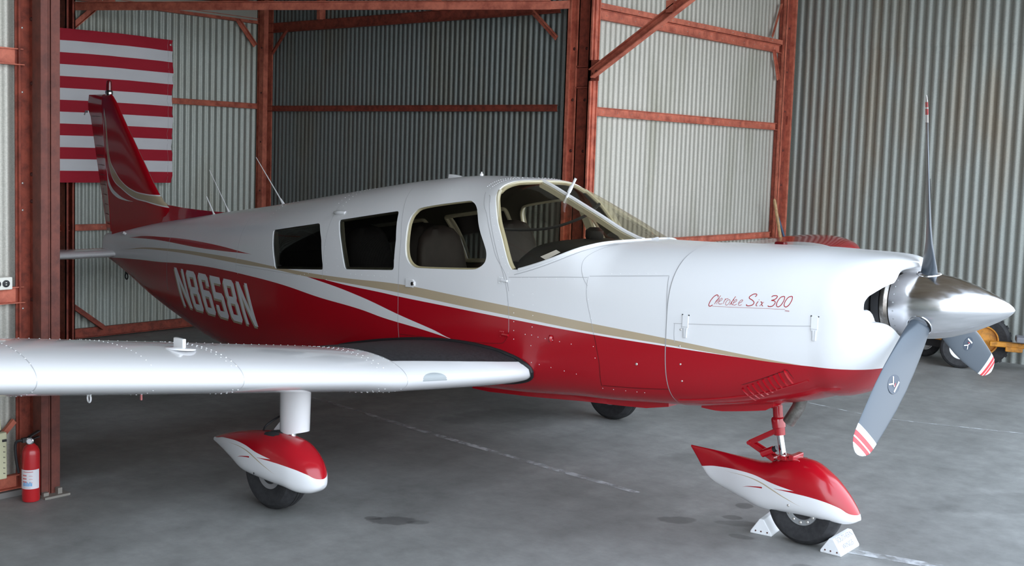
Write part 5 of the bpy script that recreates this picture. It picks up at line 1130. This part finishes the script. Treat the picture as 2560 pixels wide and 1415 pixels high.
# lettering ------------------------------------------------------------------
# registration: block letters built from strokes, drawn in a 100 x 200 cell
CH={'N':[((0,200),(24,200),(24,0),(0,0)),((76,200),(100,200),(100,0),(76,0)),((0,200),(28,200),(100,0),(72,0))],
 '8':[((14,200),(86,200),(100,184),(0,184)),((0,185),(100,185),(100,168),(0,168)),((0,170),(30,170),(30,115),(0,115)),((70,170),(100,170),(100,115),(70,115)),((0,118),(100,118),(92,101),(8,101)),((8,103),(92,103),(100,84),(0,84)),((0,86),(30,86),(30,30),(0,30)),((70,86),(100,86),(100,30),(70,30)),((0,32),(100,32),(100,15),(0,15)),((0,16),(100,16),(86,0),(14,0))],
 '6':[((14,200),(86,200),(100,184),(0,184)),((0,185),(100,185),(100,168),(0,168)),((0,170),(30,170),(30,30),(0,30)),((70,170),(100,170),(100,140),(70,140)),((28,118),(86,118),(100,102),(28,86)),((28,104),(100,104),(100,86),(28,86)),((70,88),(100,88),(100,30),(70,30)),((0,32),(100,32),(100,15),(0,15)),((0,16),(100,16),(86,0),(14,0))],
 '5':[((0,200),(100,200),(100,166),(0,166)),((0,168),(30,168),(30,88),(0,88)),((28,122),(86,122),(100,106),(28,106)),((28,108),(100,108),(100,88),(28,88)),((70,90),(100,90),(100,30),(70,30)),((0,58),(30,58),(30,30),(0,30)),((0,32),(100,32),(100,15),(0,15)),((0,16),(100,16),(86,0),(14,0))]}
def reg(mb,m,dx,dz,off):
    z0,z1=.700,1.0
    for i,ch in enumerate('N8658N'):
        for q4 in CH[ch]:
            K=6; g=[]
            for a in range(K+1):
                for c_ in range(K+1):
                    u,v=a/K,c_/K; X=(1-u)*(1-v)*q4[0][0]+u*(1-v)*q4[1][0]+u*v*q4[2][0]+(1-u)*v*q4[3][0]; Y=(1-u)*(1-v)*q4[0][1]+u*(1-v)*q4[1][1]+u*v*q4[2][1]+(1-u)*v*q4[3][1]
                    z=z0+(z1-z0)*Y/200+dz; x=-5.812+i*.2125+X/100*.170+(1-Y/200)*.155+dx; g.append(surf(x,z,off))
            mb.add(g,[(a*(K+1)+c_,(a+1)*(K+1)+c_,(a+1)*(K+1)+c_+1,a*(K+1)+c_+1) for a in range(K) for c_ in range(K)],m,True)
b=MB(); reg(b,0,-.012,-.016,.0015); build_part(b,'registration_shadow',M['tan'],angle=180,recalc=False)
b=MB(); reg(b,0,0,0,.003); build_part(b,'registration_lettering',M['decal_white'],angle=180,recalc=False)
# script on the cowling; coordinates as drawn, mapped to the cowl side
STK=[([(432,215),(434,192),(405,180),(355,202),(300,262),(268,325),(272,360),(305,364),(345,342)],9),([(485,190),(432,262),(380,330)],6),([(400,292),(445,240),(465,240),(445,285),(425,330)],5),([(470,290),(520,265),(530,243),(508,236),(478,268),(465,310),(488,330),(540,323)],5),
([(598,240),(578,285),(560,325)],5),([(572,288),(610,248),(655,240)],5),([(680,255),(638,270),(610,318),(628,345),(670,330),(698,282),(680,255)],5),([(797,205),(750,275),(700,345)],7),([(775,258),(725,298)],6),([(728,296),(740,325),(757,345)],7),
([(770,310),(820,287),(835,262),(812,256),(778,290),(766,332),(798,346),(842,330)],5),([(885,315),(938,292),(955,266),(928,262),(888,295),(876,335),(902,350),(946,338)],5),
([(1195,210),(1222,188),(1208,167),(1150,170),(1088,205),(1085,235),(1150,265),(1190,300),(1170,338),(1100,356),(1048,352),(1046,332)],9),([(1272,285),(1248,318),(1236,350),(1262,356)],8),([(1280,256),(1284,262)],8),([(1318,292),(1348,298),(1350,335),(1378,362)],8),([(1386,295),(1345,330),(1308,360)],5),
([(1525,215),(1552,196),(1618,195),(1636,215),(1600,250),(1528,270)],9),([(1528,270),(1598,280),(1610,315),(1562,360),(1492,366),(1476,350)],9),
([(1762,205),(1702,222),(1652,290),(1645,350),(1682,371),(1735,340),(1776,270),(1780,218),(1762,205)],9),([(1912,205),(1852,222),(1802,290),(1795,350),(1832,373),(1885,342),(1926,270),(1930,218),(1912,205)],9),
([(340,366),(900,384),(1400,397),(1820,412)],3)]
def smap(u,v):
    # affine from drawing to hull (x,z)
    t=(u-264)/(1920-264); x=-.711+.429*t; z=1.261+.038*t+(384+ (400-384)*t - v)*.000305
    x+= .0
    return x,z
b=MB()
for P,w in STK:
    Q=smooth_path([(u,v,0) for u,v in P],6); ribbon(b,[smap(q.x,q.y) for q in Q],w*.00032*1.25,off=.0058)
for poly in text_polys('PIPER',.022,.0065): b.add([surf(-.296+x,1.283+y,.0058) for x,y in poly[0]],poly[1],0)
build_part(b,'cowl_script',M['red'],angle=180,recalc=False)
